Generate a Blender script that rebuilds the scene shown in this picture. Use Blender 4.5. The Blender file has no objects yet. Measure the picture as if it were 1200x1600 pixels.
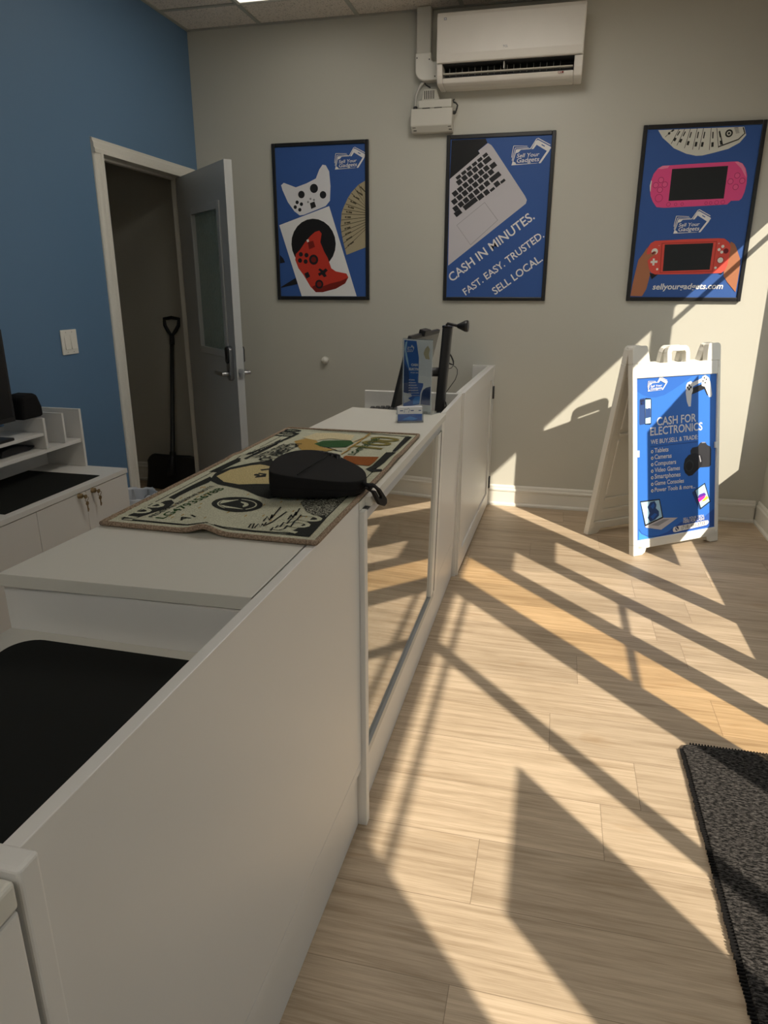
import bpy, bmesh, math, random
from mathutils import Vector, Matrix
random.seed(7)
sc = bpy.context.scene
col = sc.collection
PI = math.pi

# ------------------------------------------------------------------ camera, world, sun, exposure
cam_d = bpy.data.cameras.new('camera'); cam_o = bpy.data.objects.new('camera', cam_d); col.objects.link(cam_o)
F_PX, YAW, PITCH, ROLL = 1088.74, -0.2359, -0.3128, 0.0009
cam_pos = Vector((2.3615, -4.5928, 1.4110))
fw = Vector((math.sin(YAW)*math.cos(PITCH), math.cos(YAW)*math.cos(PITCH), math.sin(PITCH)))
r0 = Vector((math.cos(YAW), -math.sin(YAW), 0)); u0 = r0.cross(fw)
rt = r0*math.cos(ROLL)+u0*math.sin(ROLL); up = u0*math.cos(ROLL)-r0*math.sin(ROLL)
M = Matrix((rt, up, -fw)).transposed().to_4x4(); M.translation = cam_pos
cam_o.matrix_world = M
cam_d.sensor_fit = 'VERTICAL'; cam_d.sensor_height = 36.0; cam_d.lens = 36.0*F_PX/1600.0
cam_d.clip_start = 0.02; cam_d.clip_end = 200
sc.camera = cam_o
sc.view_settings.view_transform = 'Standard'; sc.view_settings.look = 'None'
sc.view_settings.gamma = 1.0; sc.view_settings.use_curve_mapping = False
sc.view_settings.exposure = 0.0
EL = math.radians(35.2)
SUN = Vector((-.669*math.cos(EL), .743*math.cos(EL), -math.sin(EL)))
SUN_W, SKY_W, PANEL_W = 8.3, .80, 8.6
sd = bpy.data.lights.new('sun', 'SUN'); sd.energy = SUN_W; sd.color = (1.0, .88, .73); sd.angle = math.radians(.6)
so = bpy.data.objects.new('sun', sd); col.objects.link(so); so.rotation_euler = SUN.to_track_quat('-Z', 'Y').to_euler()
so.location = (8, -6, 6)
wd = bpy.data.worlds.new('world'); sc.world = wd; wd.use_nodes = True
bg = wd.node_tree.nodes['Background']; bg.inputs[0].default_value = (.78, .90, 1.0, 1); bg.inputs[1].default_value = SKY_W

# ------------------------------------------------------------------ materials
MATS = {}
def _new(name):
    m = bpy.data.materials.new(name); m.use_nodes = True
    return m, m.node_tree, m.node_tree.nodes['Principled BSDF']
def mat(name, rgb, rough=.5, metal=0, spec=.5, emit=0, bump=0, bscale=200, var=0, vscale=6):
    if name in MATS: return MATS[name]
    m, nt, p = _new(name)
    p.inputs['Base Color'].default_value = (*rgb, 1); p.inputs['Roughness'].default_value = rough
    p.inputs['Metallic'].default_value = metal; p.inputs['Specular IOR Level'].default_value = spec
    if emit:
        p.inputs['Emission Color'].default_value = (*rgb, 1); p.inputs['Emission Strength'].default_value = emit
    if bump or var:
        tc = nt.nodes.new('ShaderNodeTexCoord')
        n = nt.nodes.new('ShaderNodeTexNoise'); nt.links.new(tc.outputs['Object'], n.inputs['Vector'])
        n.inputs['Scale'].default_value = bscale if bump else vscale; n.inputs['Detail'].default_value = 4
        if bump:
            b = nt.nodes.new('ShaderNodeBump'); b.inputs['Strength'].default_value = bump; b.inputs['Distance'].default_value = .002
            nt.links.new(n.outputs['Fac'], b.inputs['Height']); nt.links.new(b.outputs['Normal'], p.inputs['Normal'])
        if var:
            n2 = nt.nodes.new('ShaderNodeTexNoise'); n2.inputs['Scale'].default_value = vscale; nt.links.new(tc.outputs['Object'], n2.inputs['Vector'])
            mx = nt.nodes.new('ShaderNodeMix'); mx.data_type = 'RGBA'
            mx.inputs[6].default_value = (*[c*(1-var) for c in rgb], 1); mx.inputs[7].default_value = (*[min(1, c*(1+var)) for c in rgb], 1)
            nt.links.new(n2.outputs['Fac'], mx.inputs[0]); nt.links.new(mx.outputs[2], p.inputs['Base Color'])
    MATS[name] = m
    return m
def glass_mat(name, tint=(1, 1, 1), refl=1.0, rough=.02, trans_rough=None):
    m, nt, p = _new(name); N, Lk = nt.nodes, nt.links
    N.remove(p); o = N['Material Output']
    t = N.new('ShaderNodeBsdfTransparent'); t.inputs[0].default_value = (*tint, 1)
    g = N.new('ShaderNodeBsdfGlossy'); g.inputs['Roughness'].default_value = rough
    f = N.new('ShaderNodeFresnel'); ge = N.new('ShaderNodeNewGeometry')     # same index from either side of a thin sheet
    io = N.new('ShaderNodeMapRange'); io.inputs['To Min'].default_value = 1.5; io.inputs['To Max'].default_value = 1/1.5
    Lk.new(ge.outputs['Backfacing'], io.inputs['Value']); Lk.new(io.outputs[0], f.inputs['IOR'])
    mu = N.new('ShaderNodeMath'); mu.operation = 'MULTIPLY'; mu.use_clamp = True; mu.inputs[1].default_value = refl
    Lk.new(f.outputs[0], mu.inputs[0])
    mx = N.new('ShaderNodeMixShader'); Lk.new(mu.outputs[0], mx.inputs[0]); Lk.new(t.outputs[0], mx.inputs[1]); Lk.new(g.outputs[0], mx.inputs[2])
    Lk.new(mx.outputs[0], o.inputs['Surface']); MATS[name] = m
    return m

def floor_mat():
    m, nt, p = _new('oak_planks'); N, Lk = nt.nodes, nt.links
    def mth(op, a, b=None, c=None):
        n = N.new('ShaderNodeMath'); n.operation = op
        for i, v in enumerate((a, b, c)):
            if v is None: continue
            if isinstance(v, (int, float)): n.inputs[i].default_value = v
            else: Lk.new(v, n.inputs[i])
        return n.outputs[0]
    tc = N.new('ShaderNodeTexCoord'); sp = N.new('ShaderNodeSeparateXYZ'); Lk.new(tc.outputs['Object'], sp.inputs[0])
    x, y = sp.outputs[0], sp.outputs[1]
    ry = mth('DIVIDE', mth('ADD', y, 3.491), .2135)
    row = mth('FLOOR', ry); fy = mth('SUBTRACT', ry, row)
    wn = N.new('ShaderNodeTexWhiteNoise'); wn.noise_dimensions = '1D'; Lk.new(row, wn.inputs['W'])
    rx = mth('DIVIDE', mth('ADD', x, mth('MULTIPLY', wn.outputs['Value'], 1.22)), 1.22)
    cl = mth('FLOOR', rx); fx = mth('SUBTRACT', rx, cl)
    ey = mth('MULTIPLY', mth('MINIMUM', fy, mth('SUBTRACT', 1, fy)), .2135)
    ex = mth('MULTIPLY', mth('MINIMUM', fx, mth('SUBTRACT', 1, fx)), 1.22)
    seam = mth('LESS_THAN', mth('MINIMUM', ex, ey), .0009)
    cb = N.new('ShaderNodeCombineXYZ'); Lk.new(row, cb.inputs[0]); Lk.new(cl, cb.inputs[1])
    w2 = N.new('ShaderNodeTexWhiteNoise'); w2.noise_dimensions = '2D'; Lk.new(cb.outputs[0], w2.inputs['Vector'])
    off = mth('MULTIPLY', w2.outputs['Value'], 40)
    def noise(sx, sy, detail, dist, extra=0):
        c = N.new('ShaderNodeCombineXYZ'); Lk.new(mth('MULTIPLY', x, sx), c.inputs[0])
        Lk.new(mth('MULTIPLY', y, sy), c.inputs[1]); Lk.new(mth('ADD', off, extra), c.inputs[2])
        n = N.new('ShaderNodeTexNoise'); n.inputs['Scale'].default_value = 1; n.inputs['Detail'].default_value = detail
        n.inputs['Distortion'].default_value = dist; Lk.new(c.outputs[0], n.inputs['Vector'])
        return n.outputs['Fac']
    g1 = noise(2.6, 70, 6, .5); g2 = noise(14, 420, 4, .2, 5); g3 = noise(1.6, 9, 4, 1.5, 9); kn = noise(3.2, 14, 2, 1.0, 13)
    r1 = N.new('ShaderNodeValToRGB'); cr = r1.color_ramp
    cr.elements[0].position = .34; cr.elements[0].color = (.32, .233, .15, 1); cr.elements[1].position = .60; cr.elements[1].color = (.57, .45, .325, 1)
    Lk.new(mth('ADD', mth('MULTIPLY', g1, .45), mth('ADD', mth('MULTIPLY', g2, .27), mth('MULTIPLY', g3, .28))), r1.inputs[0])
    def mix(fac, a, b, mode='MIX'):
        n = N.new('ShaderNodeMix'); n.data_type = 'RGBA'; n.blend_type = mode
        for i, v in ((0, fac), (6, a), (7, b)):
            if isinstance(v, tuple): n.inputs[i].default_value = v
            elif isinstance(v, (int, float)): n.inputs[i].default_value = v
            else: Lk.new(v, n.inputs[i])
        return n.outputs[2]
    rk = N.new('ShaderNodeValToRGB'); rk.color_ramp.elements[0].position = .66; rk.color_ramp.elements[0].color = (0, 0, 0, 1)
    rk.color_ramp.elements[1].position = .80; rk.color_ramp.elements[1].color = (1, 1, 1, 1); Lk.new(kn, rk.inputs[0])
    c = mix(mth('MULTIPLY', rk.outputs[0], .45), r1.outputs[0], (.34, .21, .10, 1))
    tone = mth('ADD', .86, mth('MULTIPLY', w2.outputs['Value'], .26))
    tcx = N.new('ShaderNodeCombineXYZ')
    for i in range(3): Lk.new(tone, tcx.inputs[i])
    c = mix(1.0, c, tcx.outputs[0], 'MULTIPLY')
    c = mix(mth('MULTIPLY', seam, .6), c, (.13, .09, .055, 1))
    Lk.new(c, p.inputs['Base Color']); p.inputs['Roughness'].default_value = .48; p.inputs['Specular IOR Level'].default_value = .35
    b = N.new('ShaderNodeBump'); b.inputs['Strength'].default_value = .12; b.inputs['Distance'].default_value = .002
    Lk.new(mth('SUBTRACT', g2, mth('MULTIPLY', seam, 2)), b.inputs['Height']); Lk.new(b.outputs['Normal'], p.inputs['Normal'])
    return m
def ceil_mat():
    m, nt, p = _new('ceiling_tile'); N, Lk = nt.nodes, nt.links
    tc = N.new('ShaderNodeTexCoord'); v = N.new('ShaderNodeTexNoise'); v.inputs['Scale'].default_value = 150; v.inputs['Detail'].default_value = 3
    Lk.new(tc.outputs['Object'], v.inputs['Vector'])
    r = N.new('ShaderNodeValToRGB'); r.color_ramp.elements[0].position = .34; r.color_ramp.elements[0].color = (.36, .33, .29, 1)
    r.color_ramp.elements[1].position = .44; r.color_ramp.elements[1].color = (.74, .68, .61, 1)
    Lk.new(v.outputs['Fac'], r.inputs[0]); Lk.new(r.outputs[0], p.inputs['Base Color']); p.inputs['Roughness'].default_value = .9
    return m
def carpet_mat():
    m, nt, p = _new('ribbed_carpet'); N, Lk = nt.nodes, nt.links
    tc = N.new('ShaderNodeTexCoord'); mp = N.new('ShaderNodeMapping'); mp.inputs['Scale'].default_value = (1, 2.6, 1)
    mp.inputs['Rotation'].default_value = (0, 0, .25)
    Lk.new(tc.outputs['Object'], mp.inputs[0])
    v = N.new('ShaderNodeTexNoise'); v.inputs['Scale'].default_value = 75; v.inputs['Detail'].default_value = 5; v.inputs['Roughness'].default_value = .7
    Lk.new(mp.outputs[0], v.inputs['Vector'])
    r = N.new('ShaderNodeValToRGB'); r.color_ramp.elements[0].position = .44; r.color_ramp.elements[0].color = (.010, .0095, .0095, 1)
    r.color_ramp.elements[1].position = .66; r.color_ramp.elements[1].color = (.13, .12, .115, 1)
    Lk.new(v.outputs['Fac'], r.inputs[0]); Lk.new(r.outputs[0], p.inputs['Base Color']); p.inputs['Roughness'].default_value = 1
    p.inputs['Specular IOR Level'].default_value = .1
    b = N.new('ShaderNodeBump'); b.inputs['Strength'].default_value = .9; b.inputs['Distance'].default_value = .006
    Lk.new(v.outputs['Fac'], b.inputs['Height']); Lk.new(b.outputs['Normal'], p.inputs['Normal'])
    return m
def weave_mat(name, a, b_, lo=.42, hi=.6, scale=420):
    m, nt, p = _new(name); N, Lk = nt.nodes, nt.links
    tc = N.new('ShaderNodeTexCoord'); v = N.new('ShaderNodeTexNoise'); v.inputs['Scale'].default_value = scale; v.inputs['Detail'].default_value = 2
    Lk.new(tc.outputs['Object'], v.inputs['Vector']); r = N.new('ShaderNodeValToRGB')
    r.color_ramp.elements[0].position = lo; r.color_ramp.elements[0].color = (*a, 1); r.color_ramp.elements[1].position = hi; r.color_ramp.elements[1].color = (*b_, 1)
    Lk.new(v.outputs['Fac'], r.inputs[0]); Lk.new(r.outputs[0], p.inputs['Base Color']); p.inputs['Roughness'].default_value = .95
    p.inputs['Specular IOR Level'].default_value = .1
    MATS[name] = m
    return m

WALL = mat('off_white_paint', (.54, .528, .47), .42, bump=.06, bscale=260)
BLUE = mat('blue_paint', (.115, .215, .36), .5, bump=.06, bscale=260)
TRIM = mat('white_trim', (.74, .72, .66), .4)
LAM = mat('white_laminate', (.73, .715, .69), .36)
LAMT = mat('grey_white_laminate', (.66, .64, .58), .45)
EDGE = mat('white_edge_band', (.82, .80, .76), .35)
BLACK = mat('black_plastic', (.012, .012, .014), .45)
BLACKG = mat('black_gloss', (.01, .01, .012), .2)
BLACKM = mat('black_desk_mat', (.009, .010, .009), .85, spec=.2)
CLOTH = mat('black_nylon', (.009, .0085, .009), .85, spec=.2, bump=.25, bscale=900)
CHROME = mat('brushed_steel', (.55, .55, .56), .28, 1)
ALU = mat('aluminium', (.50, .52, .53), .4, .6)
PLAST = mat('white_plastic', (.82, .80, .74), .45)
PLASTG = mat('grey_white_plastic', (.62, .60, .54), .5)
ACW = mat('ac_white_plastic', (.78, .74, .68), .4, var=.04, vscale=7)
BRASS = mat('aged_brass', (.30, .22, .12), .4, .9)
DARKIN = mat('dark_interior', (.02, .02, .02), .7)
DOORP = mat('grey_white_door_paint', (.50, .515, .515), .42)
FRAMEB = mat('black_frame', (.010, .010, .012), .35)

# ------------------------------------------------------------------ mesh helpers
class B:
    """collects shapes and links them as ONE mesh object"""
    def __init__(s): s.v = []; s.f = []; s.m = []; s.sm = []
    def add(s, vs, fs, mi=0, smooth=False):
        o = len(s.v); s.v += [tuple(v) for v in vs]
        for f in fs: s.f.append([i+o for i in f]); s.m.append(mi); s.sm.append(smooth)
        return s
    def box(s, x0, x1, y0, y1, z0, z1, mi=0):
        v = [(x, y, z) for z in (z0, z1) for y in (y0, y1) for x in (x0, x1)]
        return s.add(v, [(0, 2, 3, 1), (4, 5, 7, 6), (0, 1, 5, 4), (1, 3, 7, 5), (3, 2, 6, 7), (2, 0, 4, 6)], mi)
    def prism(s, pts, a, b, fn=lambda p, t: (p[0], p[1], t), mi=0, mside=None):
        n = len(pts); v = [fn(p, a) for p in pts]+[fn(p, b) for p in pts]
        s.add(v, [list(range(n))[::-1], list(range(n, 2*n))], mi)
        o = len(s.v)-2*n
        for i in range(n):
            j = (i+1) % n; s.f.append([o+i, o+j, o+n+j, o+n+i]); s.m.append(mi if mside is None else mside); s.sm.append(False)
        return s
    def tube(s, pts, r, seg=10, mi=0, closed=False):
        pts = [Vector(p) for p in pts]; n = len(pts); rs = r if isinstance(r, (list, tuple)) else [r]*n
        v = []; prev = None
        for i, p in enumerate(pts):
            if closed: t = (pts[(i+1) % n]-pts[i-1]).normalized()
            else: t = (pts[min(i+1, n-1)]-pts[max(i-1, 0)]).normalized()
            if prev is None:
                a = Vector((0, 0, 1)) if abs(t.z) < .9 else Vector((1, 0, 0)); u = t.cross(a).normalized()
            else: u = (prev-t*prev.dot(t)).normalized()
            prev = u; w = t.cross(u)
            for k in range(seg):
                an = 2*PI*k/seg; v.append(p+(u*math.cos(an)+w*math.sin(an))*rs[i])
        f = []
        for i in range(n if closed else n-1):
            for k in range(seg):
                a, b = i*seg+k, i*seg+(k+1) % seg; c, d = ((i+1) % n)*seg+(k+1) % seg, ((i+1) % n)*seg+k
                f.append((a, b, c, d))
        s.add(v, f, mi, True)
        if not closed:
            o = len(s.v)-len(v); s.f.append([o+k for k in range(seg)][::-1]); s.m.append(mi); s.sm.append(False)
            s.f.append([o+(n-1)*seg+k for k in range(seg)]); s.m.append(mi); s.sm.append(False)
        return s
    def cyl(s, p0, p1, r, seg=20, mi=0, r2=None): return s.tube([p0, p1], [r, r if r2 is None else r2], seg, mi)
    def lathe(s, prof, c=(0, 0, 0), axis='z', seg=28, mi=0):
        v = []
        for (r, h) in prof:
            for k in range(seg):
                a = 2*PI*k/seg; q = (r*math.cos(a), r*math.sin(a), h)
                if axis == 'x': q = (q[2], q[0], q[1])
                if axis == 'y': q = (q[0], q[2], q[1])
                v.append((q[0]+c[0], q[1]+c[1], q[2]+c[2]))
        f = []
        for i in range(len(prof)-1):
            for k in range(seg): f.append((i*seg+k, i*seg+(k+1) % seg, (i+1)*seg+(k+1) % seg, (i+1)*seg+k))
        return s.add(v, f, mi, True)
    def warp(s, fn): s.v = [tuple(fn(*v)) for v in s.v]; return s
    def build(s, name, mats, parent=None, bevel=0, seg=2, loc=None, rotz=0):
        me = bpy.data.meshes.new(name); me.from_pydata(s.v, [], s.f)
        mats = mats if isinstance(mats, (list, tuple)) else [mats]
        for m in mats: me.materials.append(m)
        for p, mi, sm in zip(me.polygons, s.m, s.sm): p.material_index = mi; p.use_smooth = sm
        bm = bmesh.new(); bm.from_mesh(me); bmesh.ops.recalc_face_normals(bm, faces=bm.faces); bm.to_mesh(me); bm.free()
        me.update()
        o = bpy.data.objects.new(name, me); col.objects.link(o)
        if parent: o.parent = parent
        if loc: o.location = loc
        if rotz: o.rotation_euler = (0, 0, rotz)
        if bevel:
            md = o.modifiers.new('bevel', 'BEVEL'); md.width = bevel; md.segments = seg; md.limit_method = 'ANGLE'; md.angle_limit = math.radians(40)
        return o
def tag(o, label, cat, group=None):
    o['label'] = label; o['category'] = cat
    if group: o['group'] = group
    return o
def thing(name, label, cat, loc=(0, 0, 0), rotz=0, group=None):
    o = bpy.data.objects.new(name, None); o.empty_display_size = .05; col.objects.link(o); o.location = loc; o.rotation_euler = (0, 0, rotz)
    return tag(o, label, cat, group)
def struct(o): o['kind'] = 'structure'; return o

_tc = {}
def text_shape(body, bold=.02):
    """outline of a line of writing as vertices and faces; returns them with its bounds"""
    k = (body, bold)
    if k in _tc: return _tc[k]
    cu = bpy.data.curves.new('t', 'FONT'); cu.body = body; cu.size = 1; cu.offset = bold; cu.resolution_u = 3; cu.fill_mode = 'FRONT'
    ob = bpy.data.objects.new('t', cu); col.objects.link(ob)
    me = bpy.data.meshes.new_from_object(ob.evaluated_get(bpy.context.evaluated_depsgraph_get()))
    v = [tuple(q.co) for q in me.vertices]; f = [tuple(p.vertices) for p in me.polygons]
    bpy.data.objects.remove(ob); bpy.data.curves.remove(cu); bpy.data.meshes.remove(me)
    xs = [q[0] for q in v]; r = (v, f, min(xs), max(xs)); _tc[k] = r
    return r

class Art:
    """flat printed picture: coloured areas and writing a hair above their sheet, one mesh"""
    def __init__(s, fn, step=.00025): s.fn = fn; s.b = B(); s.mats = []; s.z = step; s.st = step
    def mi(s, m):
        if m not in s.mats: s.mats.append(m)
        return s.mats.index(m)
    def face(s, pts, m, z=None):
        z = s.z if z is None else z
        s.b.add([s.fn(u, v, z) for u, v in pts], [list(range(len(pts)))], s.mi(m))
    def up(s): s.z += s.st
    def draw(s, items, pal, xf=lambda u, v: (u, v), lift=True):
        for it in items:
            m = pal[it[1]]
            if it[0] == 'p': s.face([xf(*q) for q in it[2]], m)
            elif it[0] == 'c':
                n = 24; s.face([xf(it[2][0]+it[3]*math.cos(2*PI*k/n), it[2][1]+it[3]*math.sin(2*PI*k/n)) for k in range(n)], m)
            elif it[0] == 's':
                w = it[3]/2; pts = [Vector(q) for q in it[2]]; L, R = [], []
                for i, p in enumerate(pts):
                    t = (pts[min(i+1, len(pts)-1)]-pts[max(i-1, 0)]).normalized(); nn = Vector((-t.y, t.x))*w
                    L.append(p+nn); R.append(p-nn)
                for i in range(len(pts)-1): s.face([xf(*q) for q in (R[i], R[i+1], L[i+1], L[i])], m)
            elif it[0] == 't':
                _, _, body, a, b, cap, bold, sh = it
                v, f, x0, x1 = text_shape(body, bold); a, b = Vector(a), Vector(b); d = (b-a); ln = d.length; d.normalize(); nn = Vector((-d.y, d.x))
                k = ln/(x1-x0)
                s.b.add([s.fn(*xf(*(a+d*((q[0]-x0+q[1]*sh)*k)+nn*(q[1]*k*cap/.72))), s.z) for q in v], f, s.mi(m))
            if lift: s.up()
    def build(s, name, parent): return s.b.build(name, s.mats, parent)
# ---- printed pictures: coloured outlines and writing, in metres on their own sheet
ART_P1 = [('p','white',[(0.0299,0.4614),(0.3716,0.5683),(0.5459,0.0234),(0.1672,0.022)]),('c','black',(0.2595,0.3454),0.151),('p','shell',[(0.054,0.6977),(0.0727,0.7112),(0.1525,0.6825),(0.2248,0.7036),(0.2876,0.7293),(0.312,0.7802),(0.3338,0.8067),(0.3547,0.803),(0.3764,0.7675),(0.3832,0.6837),(0.3776,0.5992),(0.3486,0.5689),(0.282,0.5469),(0.2003,0.5203),(0.173,0.5177),(0.1378,0.5422),(0.0948,0.5983),(0.0617,0.6695)]),('c','dark',(0.1885,0.6397),0.0218),('c','dark',(0.2735,0.673),0.0265),('c','dark',(0.3326,0.6344),0.0216),('c','dark',(0.158,0.5952),0.011),('c','dark',(0.1864,0.5836),0.011),('c','dark',(0.1442,0.5672),0.011),('c','dark',(0.1743,0.5508),0.011),('p','dark',[(0.244,0.5884),(0.2747,0.5971),(0.2844,0.5656),(0.2518,0.5539)]),('c','grey',(0.2484,0.6133),0.0067),('c','grey',(0.2714,0.6065),0.0067),('c','grey',(0.2317,0.595),0.0068),('p','red',[(0.2411,0.3939),(0.2727,0.4174),(0.3017,0.4249),(0.3174,0.4072),(0.3069,0.3561),(0.3307,0.2994),(0.355,0.2587),(0.377,0.1966),(0.4074,0.1768),(0.4794,0.1635),(0.4916,0.1405),(0.4693,0.1027),(0.4051,0.0696),(0.3129,0.0477),(0.2667,0.0476),(0.2308,0.0827),(0.1869,0.1528),(0.1515,0.1977),(0.1313,0.2489),(0.1365,0.285),(0.165,0.3092),(0.2035,0.3574)]),('p','redd',[(0.2667,0.0476),(0.3129,0.0477),(0.4051,0.0696),(0.4693,0.1027),(0.4916,0.1405),(0.4388,0.1176),(0.3694,0.1027),(0.3065,0.0811),(0.2625,0.0911),(0.24,0.081)]),('c','dark',(0.2583,0.2496),0.0312),('c','dark',(0.2922,0.0978),0.0281),('c','dark',(0.1714,0.283),0.0139),('c','dark',(0.2098,0.2778),0.0139),('c','dark',(0.1644,0.2454),0.014),('c','dark',(0.2029,0.2386),0.014),('c','redd',(0.2583,0.2496),0.0173),('c','redd',(0.2922,0.0978),0.0159),('p','dark',[(0.2987,0.197),(0.3203,0.1837),(0.3389,0.1968),(0.3531,0.1836),(0.3345,0.1672),(0.3449,0.1474),(0.3264,0.1409),(0.3123,0.1574),(0.2937,0.1475),(0.285,0.1641),(0.3054,0.1739),(0.2875,0.1871)]),('p','dark',[(0.191,0.1644),(0.2173,0.1759),(0.231,0.146),(0.2047,0.1328)]),('p','redd',[(0.2217,0.3572),(0.2583,0.3647),(0.2699,0.3275),(0.2293,0.3118)]),('p','cream',[(0.213,0.3702),(0.2278,0.3748),(0.2309,0.3603),(0.218,0.3556)]),('p','cash',[(0.6121,0.7073),(0.5656,0.6861),(0.522,0.6462),(0.4954,0.6117),(0.4683,0.5615),(0.4537,0.5276),(0.4451,0.4495),(0.4513,0.402),(0.4611,0.3542),(0.4812,0.277),(0.6093,0.3206)]),('s','cashd',[(0.5673,0.686),(0.6112,0.5833)],0.0035),('s','cashd',[(0.5775,0.6744),(0.6151,0.6448)],0.009),('s','cash',[(0.5861,0.6741),(0.5947,0.665)],0.004),('s','cashd',[(0.543,0.664),(0.6111,0.5736)],0.0035),('s','cashd',[(0.554,0.6507),(0.5917,0.625)],0.009),('s','cash',[(0.5627,0.6505),(0.5712,0.6425)],0.004),('s','cashd',[(0.5201,0.6387),(0.6111,0.5626)],0.0035),('s','cashd',[(0.5321,0.6238),(0.5699,0.6024)],0.009),('s','cash',[(0.5407,0.6236),(0.5493,0.617)],0.004),('s','cashd',[(0.4988,0.6101),(0.611,0.5504)],0.0035),('s','cashd',[(0.5125,0.5936),(0.5506,0.5771)],0.009),('s','cash',[(0.5212,0.5934),(0.5299,0.5883)],0.004),('s','cashd',[(0.4809,0.5782),(0.6109,0.5368)],0.0035),('s','cashd',[(0.4963,0.5624),(0.5346,0.5509)],0.009),('s','cash',[(0.5051,0.5622),(0.5138,0.5587)],0.004),('s','cashd',[(0.4663,0.5476),(0.6108,0.5238)],0.0035),('s','cashd',[(0.4836,0.5332),(0.522,0.5264)],0.009),('s','cash',[(0.4924,0.533),(0.5011,0.531)],0.004),('s','cashd',[(0.4553,0.5198),(0.6107,0.5121)],0.0035),('s','cashd',[(0.4752,0.5015),(0.5138,0.4998)],0.009),('s','cash',[(0.484,0.5013),(0.4928,0.5009)],0.004),('s','cashd',[(0.4493,0.484),(0.6106,0.4972)],0.0035),('s','cashd',[(0.4711,0.4663),(0.5099,0.4704)],0.009),('s','cash',[(0.4799,0.4662),(0.4887,0.4675)],0.004),('s','cashd',[(0.4469,0.4495),(0.6105,0.4828)],0.0035),('s','cashd',[(0.4714,0.4317),(0.5103,0.4414)],0.009),('s','cash',[(0.4802,0.4316),(0.4891,0.4347)],0.004),('s','cashd',[(0.4498,0.4147),(0.6104,0.4684)],0.0035),('s','cashd',[(0.4752,0.3985),(0.5143,0.4136)],0.009),('s','cash',[(0.4841,0.3983),(0.493,0.4031)],0.004),('s','cashd',[(0.4545,0.3829),(0.6103,0.4553)],0.0035),('s','cashd',[(0.4818,0.3651),(0.521,0.3856)],0.009),('s','cash',[(0.4906,0.3649),(0.4996,0.3714)],0.004),('s','cashd',[(0.4628,0.3478),(0.6102,0.4409)],0.0035),('s','cashd',[(0.491,0.3299),(0.5303,0.3562)],0.009),('s','cash',[(0.4998,0.3298),(0.5088,0.338)],0.004),('s','cashd',[(0.4729,0.3125),(0.6101,0.4265)],0.0035),('p','dark',[(0.0248,0.0808),(0.0692,0.1045),(0.1305,0.1379),(0.1421,0.0994),(0.0911,0.0893),(0.0264,0.0758)]),('p','dark',[(0.0268,0.281),(0.0499,0.2577),(0.0601,0.2346),(0.0242,0.2282)])]
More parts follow.
